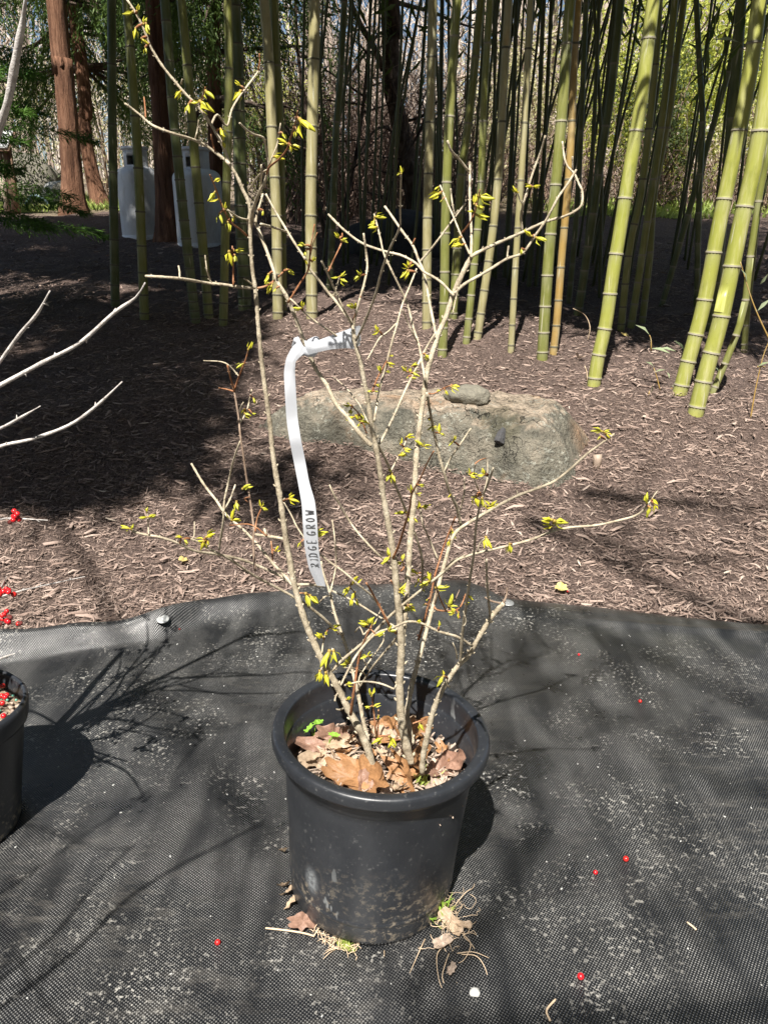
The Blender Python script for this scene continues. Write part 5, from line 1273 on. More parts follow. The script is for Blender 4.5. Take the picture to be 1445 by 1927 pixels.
# buds: base -> tip in photo pixels
BUDS = """251 21 229 23;258 20 261 7;270 45 275 31;275 43 281 62;255 52 255 71;266 71 275 85;273 88 274 101;341 170 329 185;355 195 350 213;358 193 374 189;376 190 394 207;387 170 394 188;453 161 441 151;453 170 445 187;415 242 429 260;419 266 424 277
403 341 413 334;405 360 394 375;412 374 394 377;424 394 422 382;413 401 412 422;429 417 429 436;441 405 438 415;431 472 429 493;441 471 460 470;442 479 443 493;564 224 576 248;557 243 557 257;531 249 538 261;541 270 524 268;547 272 564 279;545 273 551 286;515 294 531 291;495 395 494 404;575 461 560 459;576 470 574 480;573 488 578 496;588 492 592 484;506 515 496 530;539 506 555 515;508 531 500 533;513 533 503 548;520 542 514 549
639 448 630 438;642 451 655 451;638 521 625 521;639 520 650 512;640 524 653 536;753 325 746 328;755 327 756 314;705 408 722 402;705 412 700 426;706 420 695 424;710 426 696 435;829 362 808 373;833 374 828 381;826 350 822 358;892 384 893 365;900 367 926 379;895 386 909 391;892 398 880 396;895 403 916 410;866 446 849 462;871 460 850 460;975 362 964 351;1001 351 988 349;1002 351 1015 350;1001 444 988 436;1008 446 1023 460;981 467 981 476;769 501 767 490;768 504 757 500;771 502 777 497;767 508 757 524;770 510 761 520
467 658 472 644;458 684 446 689;476 748 484 758;460 769 454 777;460 777 472 784;474 777 482 781;733 670 740 667;729 682 740 687;717 701 710 691;726 699 734 700;707 723 715 727;700 737 693 734;705 736 712 737;800 666 805 675;774 689 785 682;765 699 756 689;772 701 771 691;776 701 788 702;768 708 765 713;774 711 783 710;850 725 864 730;848 727 859 736;837 734 843 742;829 735 821 734;660 763 648 760;661 769 658 779;667 784 655 791;679 779 681 791;677 796 674 805;805 788 810 791;814 801 802 807;816 803 823 803;814 803 816 810;753 836 755 824;764 822 780 821;760 843 771 850;750 857 765 852
1134 812 1117 808;1135 813 1147 810;1140 815 1149 822;1130 820 1125 827;1217 947 1215 930;1227 939 1236 949;1231 949 1234 959;1222 954 1225 971;1039 978 1023 977;1042 980 1061 987;1040 985 1053 986;1039 990 1023 992;959 1023 958 1041;914 1010 916 1029;898 934 886 935;896 933 896 951;907 937 905 954;851 997 852 1016;846 1016 843 1027;848 930 846 938;773 926 770 911;788 913 799 913;785 929 792 931;786 957 787 946;793 954 807 953;764 964 746 962;767 973 769 982;779 975 784 982;731 882 734 888;735 891 727 903;737 891 741 906;753 855 766 852;760 844 770 849;758 1059 747 1059;757 1055 760 1045;786 1079 768 1076;788 1086 786 1095;786 1095 777 1103;795 1092 803 1085;796 1097 810 1099;794 1101 794 1112;819 1106 838 1106;805 1127 802 1131;800 1136 797 1142
764 1139 767 1156;768 1141 771 1152;773 1139 781 1152;769 1138 777 1138;784 1170 793 1169;847 1150 850 1159;863 1152 864 1165;882 1121 888 1127;875 1137 882 1137;751 1115 760 1109;662 1099 674 1087;658 1105 646 1116;668 1114 662 1126;662 1126 660 1138;671 1128 673 1141;575 1116 578 1137;583 1120 599 1137;621 1182 639 1184;608 1199 597 1193;611 1194 616 1190;620 1224 616 1250;627 1224 637 1243;602 1262 599 1284;613 1265 616 1288;566 1020 561 1030;583 1012 577 1010;589 1009 608 1002;583 1016 590 1027;594 1020 600 1022;518 1037 528 1031;456 920 471 914;445 943 446 961;706 1196 722 1193;652 1288 664 1287;652 1317 659 1313;277 973 262 971;279 973 292 968;276 964 276 954;246 995 232 995;248 997 249 988;343 1011 329 1009;346 1014 353 1023;388 1016 372 1016;388 1011 401 1002;384 1018 382 1035;391 1016 393 1025;702 1330 714 1325;697 1330 690 1333;699 1310 699 1298;710 1353 714 1346;719 1389 704 1401;732 1386 742 1403;789 1361 794 1376;742 1394 738 1408;835 1106 846 1102;826 1180 828 1170;700 1176 706 1165"""
def bud_mesh(seed):
    """an opening bud: a slim curved sheath with two or three folded young leaves curling away from it"""
    mb = MB(); n = 8; tt = np.linspace(0, 1, n); cv = .10 + .05 * (seed % 3)
    P = np.stack([cv * np.sin(tt * 2.6 + seed), .08 * np.sin(tt * 2.2 + seed * 2), tt], -1); P -= P[0]
    mb.tube(P, (.105 + .02 * (seed % 3)) * np.sin(np.pi * np.clip(tt, .03, .985) ** .8) ** .8 + .012, 6)
    for q in range(2 + seed % 2):
        a = seed * 1.3 + q * 2.6; D = np.array([[.36 * math.cos(a), .36 * math.sin(a), 1.]]); N_ = np.array([[math.cos(a + .4), math.sin(a + .4), -.2]])
        V, T, r = leaves_np(np.array([[0, 0, .08]]), D, N_, .78 + .15 * ((seed + q) % 2), .26, .10, np.array([.5])); mb.add(V, (), T)
    mb.tube([(0, 0, -.06), (0, 0, .06), (0.02, 0, .16)], [.10, .12, .06], 6)
    return mb.mesh('bud', M['bud'])
bud_me = [bud_mesh(k) for k in range(9)]
_r = random.Random(9); _n = 0
while _n < 26:
    bi = _r.randrange(0, len(BR)); pp = samp_px[bi]; x, y = pp[_r.randrange(0, len(pp))]
    if not (520 < y < 1290 and 380 < x < 960): continue
    a = -math.pi / 2 + _r.choice([-1, 1]) * _r.uniform(.3, 1.2); l = _r.uniform(7, 16); xb, yb = x + l * math.cos(a), y + l * math.sin(a)
    for q in (-1, 1):
        e = a + q * _r.uniform(.5, 1.2); m = _r.uniform(11, 19); BUDS += ';%.1f %.1f %.1f %.1f' % (xb, yb, xb + m * math.cos(e), yb + m * math.sin(e) + 3)
    _n += 1
for k, it in enumerate(BUDS.replace('\n', ';').split(';')):
    x0, y0, x1, y1 = map(float, it.split()); dd, Yq, bi, q = nearest(x0, y0); bi = int(bi)
    a = np.array(at(x0, y0, Yq - .004)); L = math.hypot(x1 - x0, y1 - y0); b = np.array(at(x1, y1, Yq - .004 - L / F * rng.uniform(-.2, .5)))
    par = objs[bi]
    if dd > 3.5:
        c = np.array(at(q[0], q[1], Yq)); mb = MB(); mb.tube([c - O, (a + c) / 2 - O + [0, 0, .001], a - O], [.0018, .0014, .0013], 5); mb.build('bud_stalk', M['bark_red'], par)
    o = link('bud', bud_me[k % 9], par, Vector(a - O)); d = Vector(b - a); o.rotation_mode = 'QUATERNION'; o.rotation_quaternion = d.to_track_quat('Z', 'Y') @ Matrix.Rotation(rng.random() * 6.28, 3, 'Z').to_quaternion()
    l = d.length * rng.uniform(.95, 1.3); wk = rng.uniform(.85, 1.15); o.scale = (l * wk, l * wk, l)

# ================================================================== RIBBON tied to the shrub
_, Yk, _, _ = nearest(575, 650)
rb = empty('flagging_ribbon', at(575, 650, Yk)); tag(rb, 'white plastic ribbon with handwriting, tied round a stem and hanging down', 'ribbon')
OR = np.array(rb.location)
def ribbon_fold(i, f_):
    return -.0016 * math.sin(math.pi * f_) + .0016 * (abs(math.sin(i * .085 + f_ * 1.3)) - .5) + .0016 * (abs(math.sin(i * .03 - f_ * 2.2 + 1)) - .5) - .0014 * abs(f_ - .45 - .12 * math.sin(i * .05))
def strip(cl, name, parts=8, mat='ribbon', sag=.0):
    """cl: list of (xl,yl,xr,yr,Y) left/right edges"""
    cl = np.array(cl, float); n = len(cl) * 8; u = np.linspace(0, len(cl) - 1, n)
    A = np.stack([np.interp(u, range(len(cl)), cl[:, k]) for k in range(5)], -1)
    for _ in range(4): A[1:-1] = (A[:-2] + 2 * A[1:-1] + A[2:]) / 4
    V = []
    for i, (xl, yl, xr, yr, Yq) in enumerate(A):
        for j in range(parts + 1):
            f_ = j / parts; bulge = ribbon_fold(i, f_)
            V.append(np.array(at(xl + (xr - xl) * f_, yl + (yr - yl) * f_, Yq + bulge)) - OR)
    Q = [(i * (parts + 1) + j, i * (parts + 1) + j + 1, (i + 1) * (parts + 1) + j + 1, (i + 1) * (parts + 1) + j) for i in range(n - 1) for j in range(parts)]
    link(name, mesh_np(name, np.array(V), Q, None, M[mat], False), rb); return A
tail = strip([(563, 640, 578, 660, Yk - .012), (548, 655, 568, 668, Yk - .02), (538, 675, 556, 680, Yk - .022), (534, 700, 555, 700, Yk - .02), (536, 740, 557, 738, Yk - .022), (539, 790, 560, 786, Yk - .02), (545, 830, 566, 826, Yk - .026), (553, 870, 574, 864, Yk - .02), (562, 915, 582, 908, Yk - .024), (568, 950, 593, 944, Yk - .03), (570, 990, 597, 985, Yk - .034), (573, 1030, 599, 1028, Yk - .03), (581, 1070, 604, 1066, Yk - .025), (596, 1102, 613, 1104, Yk - .02)], 'hanging_tail')
strip([(572, 640, 578, 668, Yk - .014), (590, 643, 592, 664, Yk - .02), (620, 632, 622, 657, Yk - .022), (650, 621, 652, 655, Yk - .024), (668, 614, 668, 656, Yk - .02), (677, 612, 679, 640, Yk - .014)], 'short_tail')
strip([(679, 614, 677, 650, .985), (668, 618, 664, 655, 1.02), (640, 630, 640, 655, Yk + .01), (600, 640, 600, 660, Yk + .012), (582, 646, 584, 662, Yk + .006)], 'wrapped_loop')
mb = MB(); kp = np.array(at(575, 652, Yk)) - OR
P = [kp + np.array([.014 * math.cos(a), .012 * math.sin(a) , .010 * math.sin(a * 2 + .4)]) for a in np.linspace(0, 6.9, 26)]
mb.tube(P, .0036 + .0016 * np.sin(np.arange(26) * 1.9), 7); mb.build('knot', M['ribbon'], rb)
# handwriting RIDGE GROW, reading upwards along the tail
GL = {'R': [[(0, 0), (0, 1)], [(0, 1), (.55, 1), (.65, .75), (.5, .55), (0, .5)], [(.2, .5), (.7, 0)]], 'I': [[(.2, 0), (.22, 1)]], 'D': [[(0, 0), (.02, 1), (.5, .9), (.7, .5), (.5, .1), (0, 0)]],
      'G': [[(.65, .85), (.35, 1), (.05, .65), (.05, .3), (.35, 0), (.65, .2), (.65, .45), (.35, .45)]], 'E': [[(.6, 1), (0, 1), (0, 0), (.6, 0)], [(0, .5), (.45, .5)]],
      'O': [[(.35, 1), (.05, .65), (.08, .25), (.35, 0), (.65, .3), (.62, .75), (.35, 1)]], 'W': [[(0, 1), (.2, 0), (.42, .7), (.65, 0), (.9, 1)]], ' ': []}
mb = MB(); yq = 1066.0
def tail_pt(yc, f_):
    ym = (tail[:, 1] + tail[:, 3]) / 2; xl, xr, Yq = (np.interp(yc, ym, tail[:, k]) for k in (0, 2, 4)); i = float(np.interp(yc, ym, np.arange(len(ym))))
    return np.array(at(xl + (xr - xl) * f_, yc, Yq + ribbon_fold(i, f_) - .0011)) - OR
adv = {'R': 12, 'I': 7, 'D': 13, 'G': 13, 'E': 11, ' ': 4, 'O': 13, 'W': 13}
for ch in 'RIDGE GROW':
    for stv in GL[ch]:
        pts = [tail_pt(yq - u * adv[ch] * .66, .84 - v * .62) for u, v in stv]
        if len(pts) > 1: mb.tube(smooth_poly(pts, .0012), .00042, 5)
    yq -= adv[ch]
mb.build('handwriting', M['ink'], rb)

# ================================================================== LEFT POT with berry shrub
LX, LY, LH = -.835, 1.233, .273
lp = empty('nursery_pot', (LX - LH * math.sin(R(4.5)), LY - .022, .010)); lp.rotation_euler = (R(-4.5), R(4.5), 0); tag(lp, 'smaller black nursery pot with berries on its soil, cut by the left edge', 'plant pot')
b = MB(); b.lathe([(0, .003), (.122, .002), (.1275, .006), (.1300, .015), (.1325, .06), (.1445, .225), (.146, .23)], 72); b.build('body', M['pot'], lp)
b = MB(); b.lathe([(.145, .228), (.151, .229), (.1525, .236), (.1535, .26), (.1525, .268), (.149, .2725), (.1445, .272), (.1425, .266), (.1425, .25), (.139, .235), (.136, .12)], 72); b.build('rim', M['pot'], lp)
b = MB(); b.lathe([(0, .249), (.05, .246), (.10, .244), (.1415, .238)], 40)
V = b.v[0]; V[:, 2] += np.array([.006 * mnoise.noise(Vector((x * 40, y * 40, 0))) for x, y, z in V]); b.build('soil', M['soil_tan'], lp)
berry_me = MB(); prof = [(0, -.5)] + [(.5 * math.sin(a), -.5 * math.cos(a)) for a in np.linspace(.3, 2.95, 8)] + [(.05, .47), (0, .44)]
berry_me.lathe(prof, 12); berry_me = berry_me.mesh('berry', M['berry'])
bo = MB(); bo.lathe([(0, -.45), (.35, -.35), (.5, 0), (.38, .32), (.1, .4), (0, .3)], 9); berry_old = bo.mesh('berry', M['berry_old'])
for k in range(22):
    a = rng.uniform(-1.2, 1.5); rr = rng.uniform(.04, .13); mb_ = (LX + rr * math.cos(a), LY + rr * math.sin(a), .260 - rr * math.cos(a) * .079 - rr * math.sin(a) * .079)
    o = link('berry', berry_me, None, mb_); o.scale = (.0105,) * 3; o.rotation_euler = (rng.random() * 3, rng.random() * 3, 0); tag(o, 'red berry fallen on the soil of the left pot', 'berry', 'berries on the soil of the left pot')
pl = MB(); pe = MB()
for k in range(150):
    a = rng.random() * 6.28; rr = .135 * math.sqrt(rng.random()); c = np.array([LX + rr * math.cos(a), LY + rr * math.sin(a), .2560 + rng.random() * .003 - rr * math.cos(a) * .079 - rr * math.sin(a) * .079])
    (pe if k % 3 == 0 else pl).lathe([(0, -.003), (.0025, -.0015), (.003, .001), (0, .003)], 6, c) if k % 3 == 0 else pl.box(c, (rng.uniform(.004, .014), rng.uniform(.003, .009), .004), Matrix.Rotation(rng.random() * 6, 4, 'Z'))
tag(pe.build('fertiliser_pellets', M['pellet']), 'teal fertiliser pellets sprinkled on the soil of the left pot', 'pellets', kind='stuff')
tag(pl.build('bark_grit', M['litterchip'], None, False), 'pale bark grit on the soil of the left pot', 'bark grit', kind='stuff')

ws = empty('berry_shrub', (LX, LY, .25)); tag(ws, 'bare silvery shrub with red berry clusters growing in the left pot', 'shrub'); OW = np.array(ws.location)
def wbranch(P, r0, r1, name='branch', mat='bark_pale'):
    P = smooth_poly(P, .012); n = len(P); mb = MB(); k = 1 + .10 * np.exp(-(((np.arange(n) % 7) - 3) / .8) ** 2) + .04 * rng.normal(size=n)
    mb.tube(P - OW, np.linspace(r0, r1, n) * k * np.clip((n - np.arange(n)) / 5, .45, 1), 8)
    for i in range(4, n - 2, 5):
        c = P[i] - OW; d = unit(1)[0]; mb.tube([c, c + d * .003, c + d * .0075], [r1 * .9, r1 * .8, r1 * .2], 5)
    return mb.build(name, M[mat], ws)
def pxs(pts, Y0, Y1): return [np.array(at(x, y, Y0 + (Y1 - Y0) * k / (len(pts) - 1))) for k, (x, y) in enumerate(pts)]
base = np.array([LX, LY, .24])
B0 = wbranch([base, base + [-.02, .02, .35], base + [-.05, .05, .75]], .012, .008)
forks = [([(-60, 870), (0, 840), (60, 826), (130, 800), (180, 765), (230, 718)], .0036, .0022), ([(-80, 770), (0, 725), (80, 682), (150, 645), (215, 588), (255, 560), (273, 532)], .0046, .0026),
         ([(-60, 770), (0, 680), (40, 625), (70, 590), (94, 547)], .0034, .0024), ([(-40, 818), (0, 806), (40, 785), (76, 764)], .0026, .0018), ([(-30, 330), (0, 235), (15, 190), (30, 110), (44, 30), (50, -20)], .0068, .0050),
         ([(-50, 1000), (0, 978), (30, 976), (90, 979)], .0018, .0012), ([(-30, 1130), (0, 1108), (12, 1086)], .0022, .0014), ([(-40, 1135), (32, 1114), (60, 1107), (160, 1085)], .0016, .001), ([(-20, 1250), (0, 1240), (28, 1230)], .0022, .0018)]
fo = []
for pts, r0, r1 in forks:
    P = pxs(pts, 1.22, 1.12); start = base + [-.04, .03, .12 + .08 * len(fo) % .4]
    fo.append(wbranch(([base + [-.03, .0, .18], P[0] + (P[0] - P[1]) * .3] if len(P) > 4 else []) + P, r0, r1))
def cluster(px, py, Yq, n, par, sp=8):
    c = np.array(at(px, py, Yq))
    for k in range(n):
        o = link('berry', berry_me if rng.random() < .85 else berry_old, par, Vector(c + rng.normal(size=3) * sp / F * .9 - OW)); o.scale = (.0088 * rng.uniform(.85, 1.1),) * 3; o.rotation_euler = tuple(rng.random(3) * 6)
for px, py, n, f_ in ((25, 974, 9, 5), (3, 1112, 5, 6), (20, 1118, 4, 7), (2, 1165, 6, 7), (20, 1168, 5, 7), (30, 1172, 3, 7), (12, 1155, 3, 7)): cluster(px, py, 1.14, n, fo[f_])
# further twigs of the same shrub (just outside the left edge; their shadows cross the cloth)
for k in range(22):
    a = rng.uniform(-1.9, 1.2); el = rng.uniform(.5, 1.25); ln = rng.uniform(.45, .85); d = np.array([math.cos(a) * math.cos(el) * .75 - .12, math.sin(a) * math.cos(el), math.sin(el)])
    P = [base + [0, 0, .05 + .25 * rng.random()]]
    for q in range(4): d = d + rng.normal(size=3) * .16; d /= np.linalg.norm(d); P.append(P[-1] + d * ln / 4)
    lim = -.50 * P[-1][1] - .05
    ok = all((p[0] < -.53 * (p[1] * cP - (p[2] - CAM_H) * sP) - .01) for p in P)
    if not ok:
        for p in P[1:]: p[0] = min(p[0], -.53 * (p[1] * cP - (p[2] - CAM_H) * sP) - .015)
    o = wbranch(P, .0045, .002)
    for q in range(3):
        c = P[int(rng.integers(2, 5))]
        for m in range(7):
            ob = link('berry', berry_me, o, Vector(c + rng.normal(size=3) * .011 - OW)); ob.scale = (.0088,) * 3

# ================================================================== THINGS ON THE CLOTH
for px, py, s_, lab in ((1204, 1323, .0095, 'bright red berry on the cloth, farthest of those right of the pot'), (1177, 1621, .011, 'plump red berry on the cloth amid pale scuffs at right'), (1120, 1646, .0085, 'small dull red berry lower left of the plump one'),
                        (1092, 1843, .011, 'red berry near the bottom of the cloth, right of the pot'), (410, 1778, .010, 'red berry on the cloth at the lower left of the pot'), (1089, 1234, .007, 'tiny dark red berry at a twig shadow tip near the cloth edge')):
    p = on_cloth(px, py); o = link('berry', berry_me, None, p + Vector((0, 0, s_ * .45))); o.scale = (s_,) * 3; o.rotation_euler = (1.2, .4, px); tag(o, lab, 'berry')
p = hit(1068, 1119); o = link('berry', berry_me, None, p + Vector((0, 0, .012))); o.scale = (.009,) * 3; tag(o, 'red berry on the mulch beside the round yellow leaf', 'berry')
p = on_cloth(338, 1186); o = link('berry', berry_old, None, p + Vector((0, 0, .003))); o.scale = (.008,) * 3; tag(o, 'shrivelled berry on the cloth below the left washer', 'berry')
for px, py, lab in ((307, 1171, 'pale round washer pinning the cloth edge at left'), (956, 1137, 'dusty round washer pinning the cloth edge right of the shrub')):
    p = on_cloth(px, py); e = empty('fabric_pin', p + Vector((0, 0, .003))); e.rotation_euler = (R(14 if px < 500 else 5), R(3), 0); tag(e, lab, 'washer')
    b = MB(); b.lathe([(0, .0035), (.006, .004), (.012, .0025), (.017, .003), (.0182, .0015), (.0182, 0), (0, 0)], 32); b.build('washer', M['washer'], e)
    b = MB(); b.lathe([(0, .0050), (.003, .0047), (.0042, .0035)], 14); b.build('pin_head', M['washer'], e)
p = on_cloth(893, 1871); rock('pebble', p + Vector((0, 0, .002)), (.0085, .008, .004), M['grit'], 'flat pale pebble on the cloth below the root clump', 51, 'pebble', None, 3, .2)
for px, py, a, lab in ((1027, 1911, 1, 'bent dry twig on the cloth at the bottom right'), (1302, 1747, 0, 'pale seed husk on the cloth at the right')):
    p = np.array(on_cloth(px, py)) + [0, 0, .003]; mb = MB()
    if a: P = [np.array(on_cloth(*q)) + [0, 0, .003] for q in ((1045, 1884), (1028, 1906), (1035, 1925))]
    else: P = [p + [-.006, .008, 0], p, p + [.004, -.007, 0]]
    mb.tube(smooth_poly(P, .004), .0017, 6); tag(mb.build('dry_twig' if a else 'seed_husk', M['root']), lab, 'twig' if a else 'husk')
# scattered grit
mb = MB()
for k in range(260):
    x, y = rng.uniform(-.75, .9), rng.uniform(.5, 2.0); z = cloth_z(x, y); s_ = rng.uniform(.0008, .0026); mb.box((x, y, z + s_ * .4), (s_ * rng.uniform(1, 2.4), s_, s_ * .7), Matrix.Rotation(rng.random() * 6, 4, 'Z'))
tag(mb.build('grit', M['grit'], None, False), 'pale specks of grit scattered over the cloth', 'grit', kind='stuff')

# litter at the pot's foot: root clump on the right
c0 = on_cloth(838, 1772); rc = empty('root_clump', c0); tag(rc, 'tangle of dry roots with grass and bark at the right foot of the pot', 'root clump'); OC = np.array(c0)
def cp(px, py, dz=0.004):
    return np.array(on_cloth(px, py)) + [0, 0, dz] - OC
mb = MB()
for k in range(42):
    a0 = np.array(cp(845 + rng.normal() * 16, 1745 + rng.normal() * 22, .006 + .02 * rng.random())); d = np.array([rng.normal(), rng.normal(), 0]); P = [a0]
    for q in range(6): d = d + rng.normal(size=3) * [.9, .9, .25]; d /= np.linalg.norm(d); pz = P[-1] + d * .009; pz[2] = min(max(pz[2], .002), .035); P.append(pz)
    mb.tube(smooth_poly(P, .004), rng.uniform(.0003, .0006), 4)
o = mb.build('fine_roots', M['root'], rc); o['kind'] = 'stuff'
for pts in ([(800, 1770), (792, 1795), (778, 1820), (762, 1847)], [(845, 1798), (838, 1825), (832, 1845), (845, 1858), (860, 1850)], [(868, 1800), (895, 1812), (912, 1826), (922, 1852)], [(860, 1798), (890, 1804), (920, 1808)], [(852, 1712), (875, 1692), (890, 1675), (894, 1650)], [(870, 1760), (885, 1790), (872, 1812), (850, 1810)], [(840, 1780), (822, 1810), (826, 1850), (840, 1868)], [(723, 1792), (723, 1812)]):
    P = smooth_poly([cp(x, y, .003 + .010 * math.sin(k * 1.5)) for k, (x, y) in enumerate(pts)], .004); m2 = MB(); m2.tube(P, np.linspace(.0010, .0004, len(P)), 5); m2.build('root', M['root'], rc)
for px, py, kd, sz, mt, rot in ((832, 1787, 'long', .042, 'litterchip', (.3, .1, .6)), (848, 1748, 'long', .055, 'oak_pale', (.5, .2, -.9)), (849, 1838, 'oak', .022, 'litterchip', (.3, 0, 1)), (872, 1755, 'long', .03, 'oak_pale', (.3, .2, .1))):
    o = link('dry_scrap', dry_leaf_mesh(kd, sz, .3, .3, M[mt], px), rc, Vector(cp(px, py, .016))); o.rotation_euler = rot
for k in range(34):
    b0 = cp(822 + rng.normal() * 12, 1722 + rng.normal() * 12, .004); d = np.array([rng.normal() * .5 - .15, rng.normal() * .5 - .2, .8])
    link('grass_blade', leaf_mesh('grass_blade', b0[None], d[None], unit(1), rng.uniform(.02, .05), .0042, M['weed' if k % 2 else 'grass'], .2), rc)
# left foot: leaf with long stalk, scraps, moss
put_leaf(on_cloth(572, 1748) + Vector((0, 0, .016)), 'oak', .05, .5, .3, 'oak_pink', (.7, .3, .4), 'curled pinkish dry leaf against the lower left of the big pot', 70)
P = smooth_poly([np.array(on_cloth(x, y)) + [0, 0, .006] for x, y in ((500, 1753), (540, 1757), (572, 1762), (592, 1768))], .005); mb = MB(); mb.tube(P, .0016, 6); tag(mb.build('leaf_stalk', M['root']), 'long pale leaf stalk pointing left from the foot of the pot', 'stalk')
for px, py, sz, lab in ((528, 1676, .035, 'dry leaf edge peeking out at the left of the pot foot'), (533, 1690, .03, 'torn pale leaf just below the leaf edge left of the pot'), (540, 1712, .03, 'small curled leaf low at the left of the pot foot'), (527, 1610, .028, 'thin brown leaf sliver at the left side of the pot')):
    put_leaf(on_cloth(px, py) + Vector((.006, 0, .012)), 'long', sz, .5, .4, 'oak_pale', (.5, .7, px * .1), lab, px)
c0 = on_cloth(625, 1778); mc = empty('moss_patch', c0); tag(mc, 'moss and fine root scraps along the left front foot of the pot', 'moss'); OC = np.array(c0); mb = MB()
for k in range(70):
    f_ = rng.random(); a0 = cp(592 + 80 * f_ + rng.normal() * 4, 1762 + 36 * f_ + rng.normal() * 6, .003 + .006 * rng.random()); d = rng.normal(size=3) * [.012, .012, .004]; mb.tube([a0, a0 + d * .5 + [0, 0, .002], a0 + d], [.0008, .0007, .0004], 4)
o = mb.build('root_scraps', M['root'], mc); o['kind'] = 'stuff'
n = 160; f_ = rng.random(n); C = np.array([cp(640 + 22 * a + rng.normal() * 4, 1780 + 12 * a + rng.normal() * 4, .003) for a in f_]); o = link('moss', leaf_mesh('moss', C, unit(n) * .6 + [0, 0, .8], unit(n), .009, .002, M['grass']), mc); o['kind'] = 'stuff'

# ================================================================== TREES BEHIND THE VIEWER (out of frame
ts = np.array(to_sun)
def shade_crown(polys, nclump, per, h0, h1, spread, L, Wd, mat, seed, thr=-.15, f=1.6):  # unseen crown: leaf clumps set up the sun rays from wanted shade outlines
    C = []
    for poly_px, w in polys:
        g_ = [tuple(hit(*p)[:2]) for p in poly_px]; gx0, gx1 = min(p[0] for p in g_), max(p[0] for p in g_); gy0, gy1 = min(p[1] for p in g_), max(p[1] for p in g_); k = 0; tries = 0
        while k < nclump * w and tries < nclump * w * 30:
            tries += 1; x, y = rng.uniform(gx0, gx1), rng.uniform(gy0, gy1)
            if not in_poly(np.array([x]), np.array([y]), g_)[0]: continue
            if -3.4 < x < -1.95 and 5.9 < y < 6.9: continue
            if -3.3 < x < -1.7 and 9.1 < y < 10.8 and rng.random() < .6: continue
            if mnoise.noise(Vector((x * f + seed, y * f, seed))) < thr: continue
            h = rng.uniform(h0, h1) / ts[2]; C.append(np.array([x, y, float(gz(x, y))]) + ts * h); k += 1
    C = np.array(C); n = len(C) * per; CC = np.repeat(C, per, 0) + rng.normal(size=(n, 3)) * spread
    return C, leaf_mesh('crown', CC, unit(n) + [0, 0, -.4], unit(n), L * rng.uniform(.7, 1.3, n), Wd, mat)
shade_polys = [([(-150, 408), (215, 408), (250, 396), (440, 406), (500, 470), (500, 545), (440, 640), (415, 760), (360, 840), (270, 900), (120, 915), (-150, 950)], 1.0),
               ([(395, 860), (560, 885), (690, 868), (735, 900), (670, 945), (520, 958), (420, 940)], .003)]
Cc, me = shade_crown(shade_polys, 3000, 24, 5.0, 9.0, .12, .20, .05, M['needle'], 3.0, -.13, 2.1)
tr = empty('unseen_evergreen', (-3.6, -.5, 0)); tag(tr, 'tall unseen evergreen behind the viewer, crown shaped to shade the left mulch bed', 'tree')
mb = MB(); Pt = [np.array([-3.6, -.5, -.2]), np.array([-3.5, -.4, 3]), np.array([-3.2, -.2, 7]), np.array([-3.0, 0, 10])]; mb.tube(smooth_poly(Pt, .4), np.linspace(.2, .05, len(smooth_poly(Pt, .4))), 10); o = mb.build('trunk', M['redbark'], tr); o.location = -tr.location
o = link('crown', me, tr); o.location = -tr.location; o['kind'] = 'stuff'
# unseen evergreens added round the clearing to block much of the sky light
m_ = MB(); m_.tube(np.array([[0, 0, -.3], [0, 0, 6], [0, 0, 15.0]]), [.28, .2, .03], 9); big_trunk = m_.mesh('trunk', M['redbark'])
n = 11000; zz = 1.2 + 14 * rng.random(n) ** 1.2; a = rng.random(n) * 6.283; rr = (2.7 * (1 - (zz - 1.2) / 15.5)) * rng.random(n) ** .5
C = np.stack([rr * np.cos(a), rr * np.sin(a), zz], -1); D = np.stack([np.cos(a), np.sin(a), -.5 + 0 * a], -1) + unit(n) * .5
big_crown = needle_mesh('crown', C, D, unit(n) + [0, 0, 1.], .55 * rng.uniform(.6, 1.3, n), .2, M['needle'])
for x, y, lab in ((-6.6, .5, 'added large evergreen left of the viewer beyond the left edge'), (-7.0, -5.0, 'added large evergreen behind the viewer on the left'), (6.2, 1.2, 'added large evergreen right of the viewer beyond the right edge'), (6.0, -4.0, 'added large evergreen behind the viewer on the right'),
                  (-3.2, -15.0, 'added large evergreen far behind the viewer, left of centre'), (1.2, -16.5, 'added large evergreen straight behind the viewer, farthest back'), (5.2, -12.5, 'added large evergreen far behind the viewer, on the right')):
    e = empty('unseen_evergreen', (x, y, float(np.interp(y, KY, KZ)))); e.rotation_euler.z = rng.random() * 6; tag(e, lab, 'tree', 'added evergreens blocking sky light round the clearing'); link('trunk', big_trunk, e); o = link('crown', big_crown, e); o['kind'] = 'stuff'
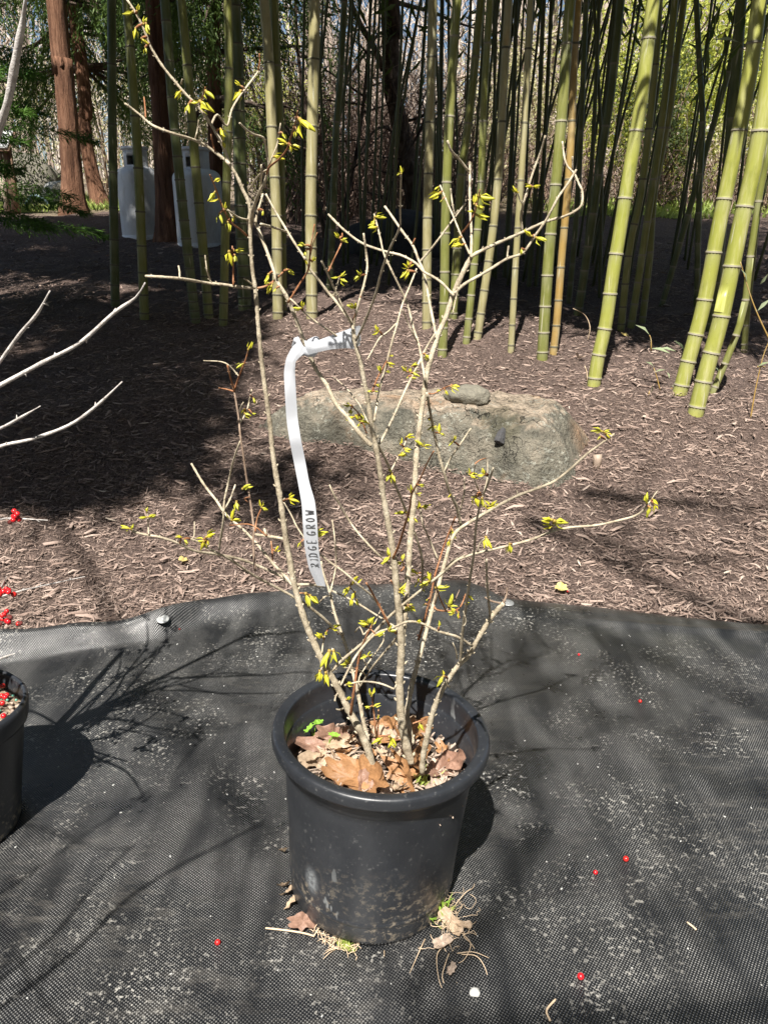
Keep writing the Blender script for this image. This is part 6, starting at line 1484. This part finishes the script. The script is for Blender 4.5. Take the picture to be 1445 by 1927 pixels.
# bare limbs over the cloth and mulch
bt = empty('bare_tree', (.5, -4.4, 0)); tag(bt, 'bare tree behind the viewer whose limbs cast soft shadow bands on the cloth', 'tree'); OB = np.array(bt.location)
mb = MB(); mb.tube([OB + [0, 0, -.2], OB + [.1, 0, 3], OB + [.3, .1, 7.2]], [.16, .12, .07], 10); o = mb.build('trunk', M['greybark'], bt); o.location = -bt.location
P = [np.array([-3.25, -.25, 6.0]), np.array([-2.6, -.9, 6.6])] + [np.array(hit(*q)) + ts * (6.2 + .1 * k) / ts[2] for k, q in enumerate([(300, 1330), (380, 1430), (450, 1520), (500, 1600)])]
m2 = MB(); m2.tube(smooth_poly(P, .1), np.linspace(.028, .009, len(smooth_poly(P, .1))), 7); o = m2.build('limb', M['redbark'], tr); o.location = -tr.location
for pts, h, r in (([(800, 1927), (870, 1800), (940, 1700), (1010, 1560)], 5.0, .028), ([(400, 905), (520, 905), (640, 900), (760, 880)], 8.0, .022), ([(1000, 985), (1110, 1015), (1230, 1050), (1380, 1050)], 6.5, .03), ([(1100, 930), (1250, 945), (1445, 960)], 7.5, .035),
                  ([(1445, 1500), (1200, 1400), (1040, 1290), (930, 1330)], 6.0, .016)):
    P = [np.array(hit(*q)) + ts * (h + .25 * k) / ts[2] for k, q in enumerate(pts)]
    P = [OB + [.3, .1, 7.0], (OB + [.3, .1, 7.0]) * .5 + P[0] * .5 + [0, 0, .5]] + P if len(P) > 3 else P
    P = smooth_poly(P, .1); mb = MB(); mb.tube(P, np.linspace(r, r * .5, len(P)), 7)
    for q in range(14):
        i = int(rng.integers(0, len(P))); e = rng.normal(size=3) * .35; mb.tube([P[i], P[i] + e * .5 + rng.normal(size=3) * .05, P[i] + e], [r * .3, r * .22, r * .1], 4, False)
    o = mb.build('limb', M['greybark'], bt); o.location = -bt.location
# added unseen sapling: branches shaped to throw crisp shadows over the near left cloth
sp = empty('unseen_sapling', (-.95, -.35, 0)); tag(sp, 'unseen sapling added at left, branches shaped to throw crisp shadows on the cloth', 'sapling'); OS = np.array(sp.location)
mb = MB(); mb.tube(smooth_poly([OS + [0, 0, -.05], OS + [.03, .02, .5], OS + [.02, .06, 1.0], OS + [.05, .1, 1.6]], .05) - OS, .011, 7); mb.build('trunk', M['bark_dark'], sp)
for pts, h, r in (([(-60, 1960), (0, 1905), (150, 1790), (240, 1700), (330, 1640), (500, 1550)], 1.08, .0045), ([(-60, 1900), (0, 1850), (100, 1770), (200, 1650), (260, 1590)], 1.12, .004), ([(-40, 1720), (0, 1690), (140, 1590), (300, 1480), (390, 1390)], 1.25, .0028), ([(-40, 1540), (30, 1550), (110, 1570), (190, 1600), (255, 1600)], 1.3, .003), ([(0, 1830), (60, 1850), (100, 1900), (140, 1940)], 1.1, .0032)):
    P = [OS + [.05, .08, 1.2]] + [np.array(flat(*q) + (0,)) + ts * (h + .02 * k) / ts[2] for k, q in enumerate(pts)]
    P = smooth_poly(P, .02); mb = MB(); mb.tube(P - OS, np.linspace(r * 1.2, r * .6, len(P)), 6)
    for q in range(7):
        i = int(rng.integers(len(P) // 4, len(P))); e = rng.normal(size=3) * [.05, .05, .04]; e[0] = -abs(e[0]) * .6; mb.tube([P[i] - OS, P[i] - OS + e * .5 + rng.normal(size=3) * .006, P[i] - OS + e], [r * .5, r * .4, r * .2], 4)
    mb.build('branch', M['bark_dark'], sp)
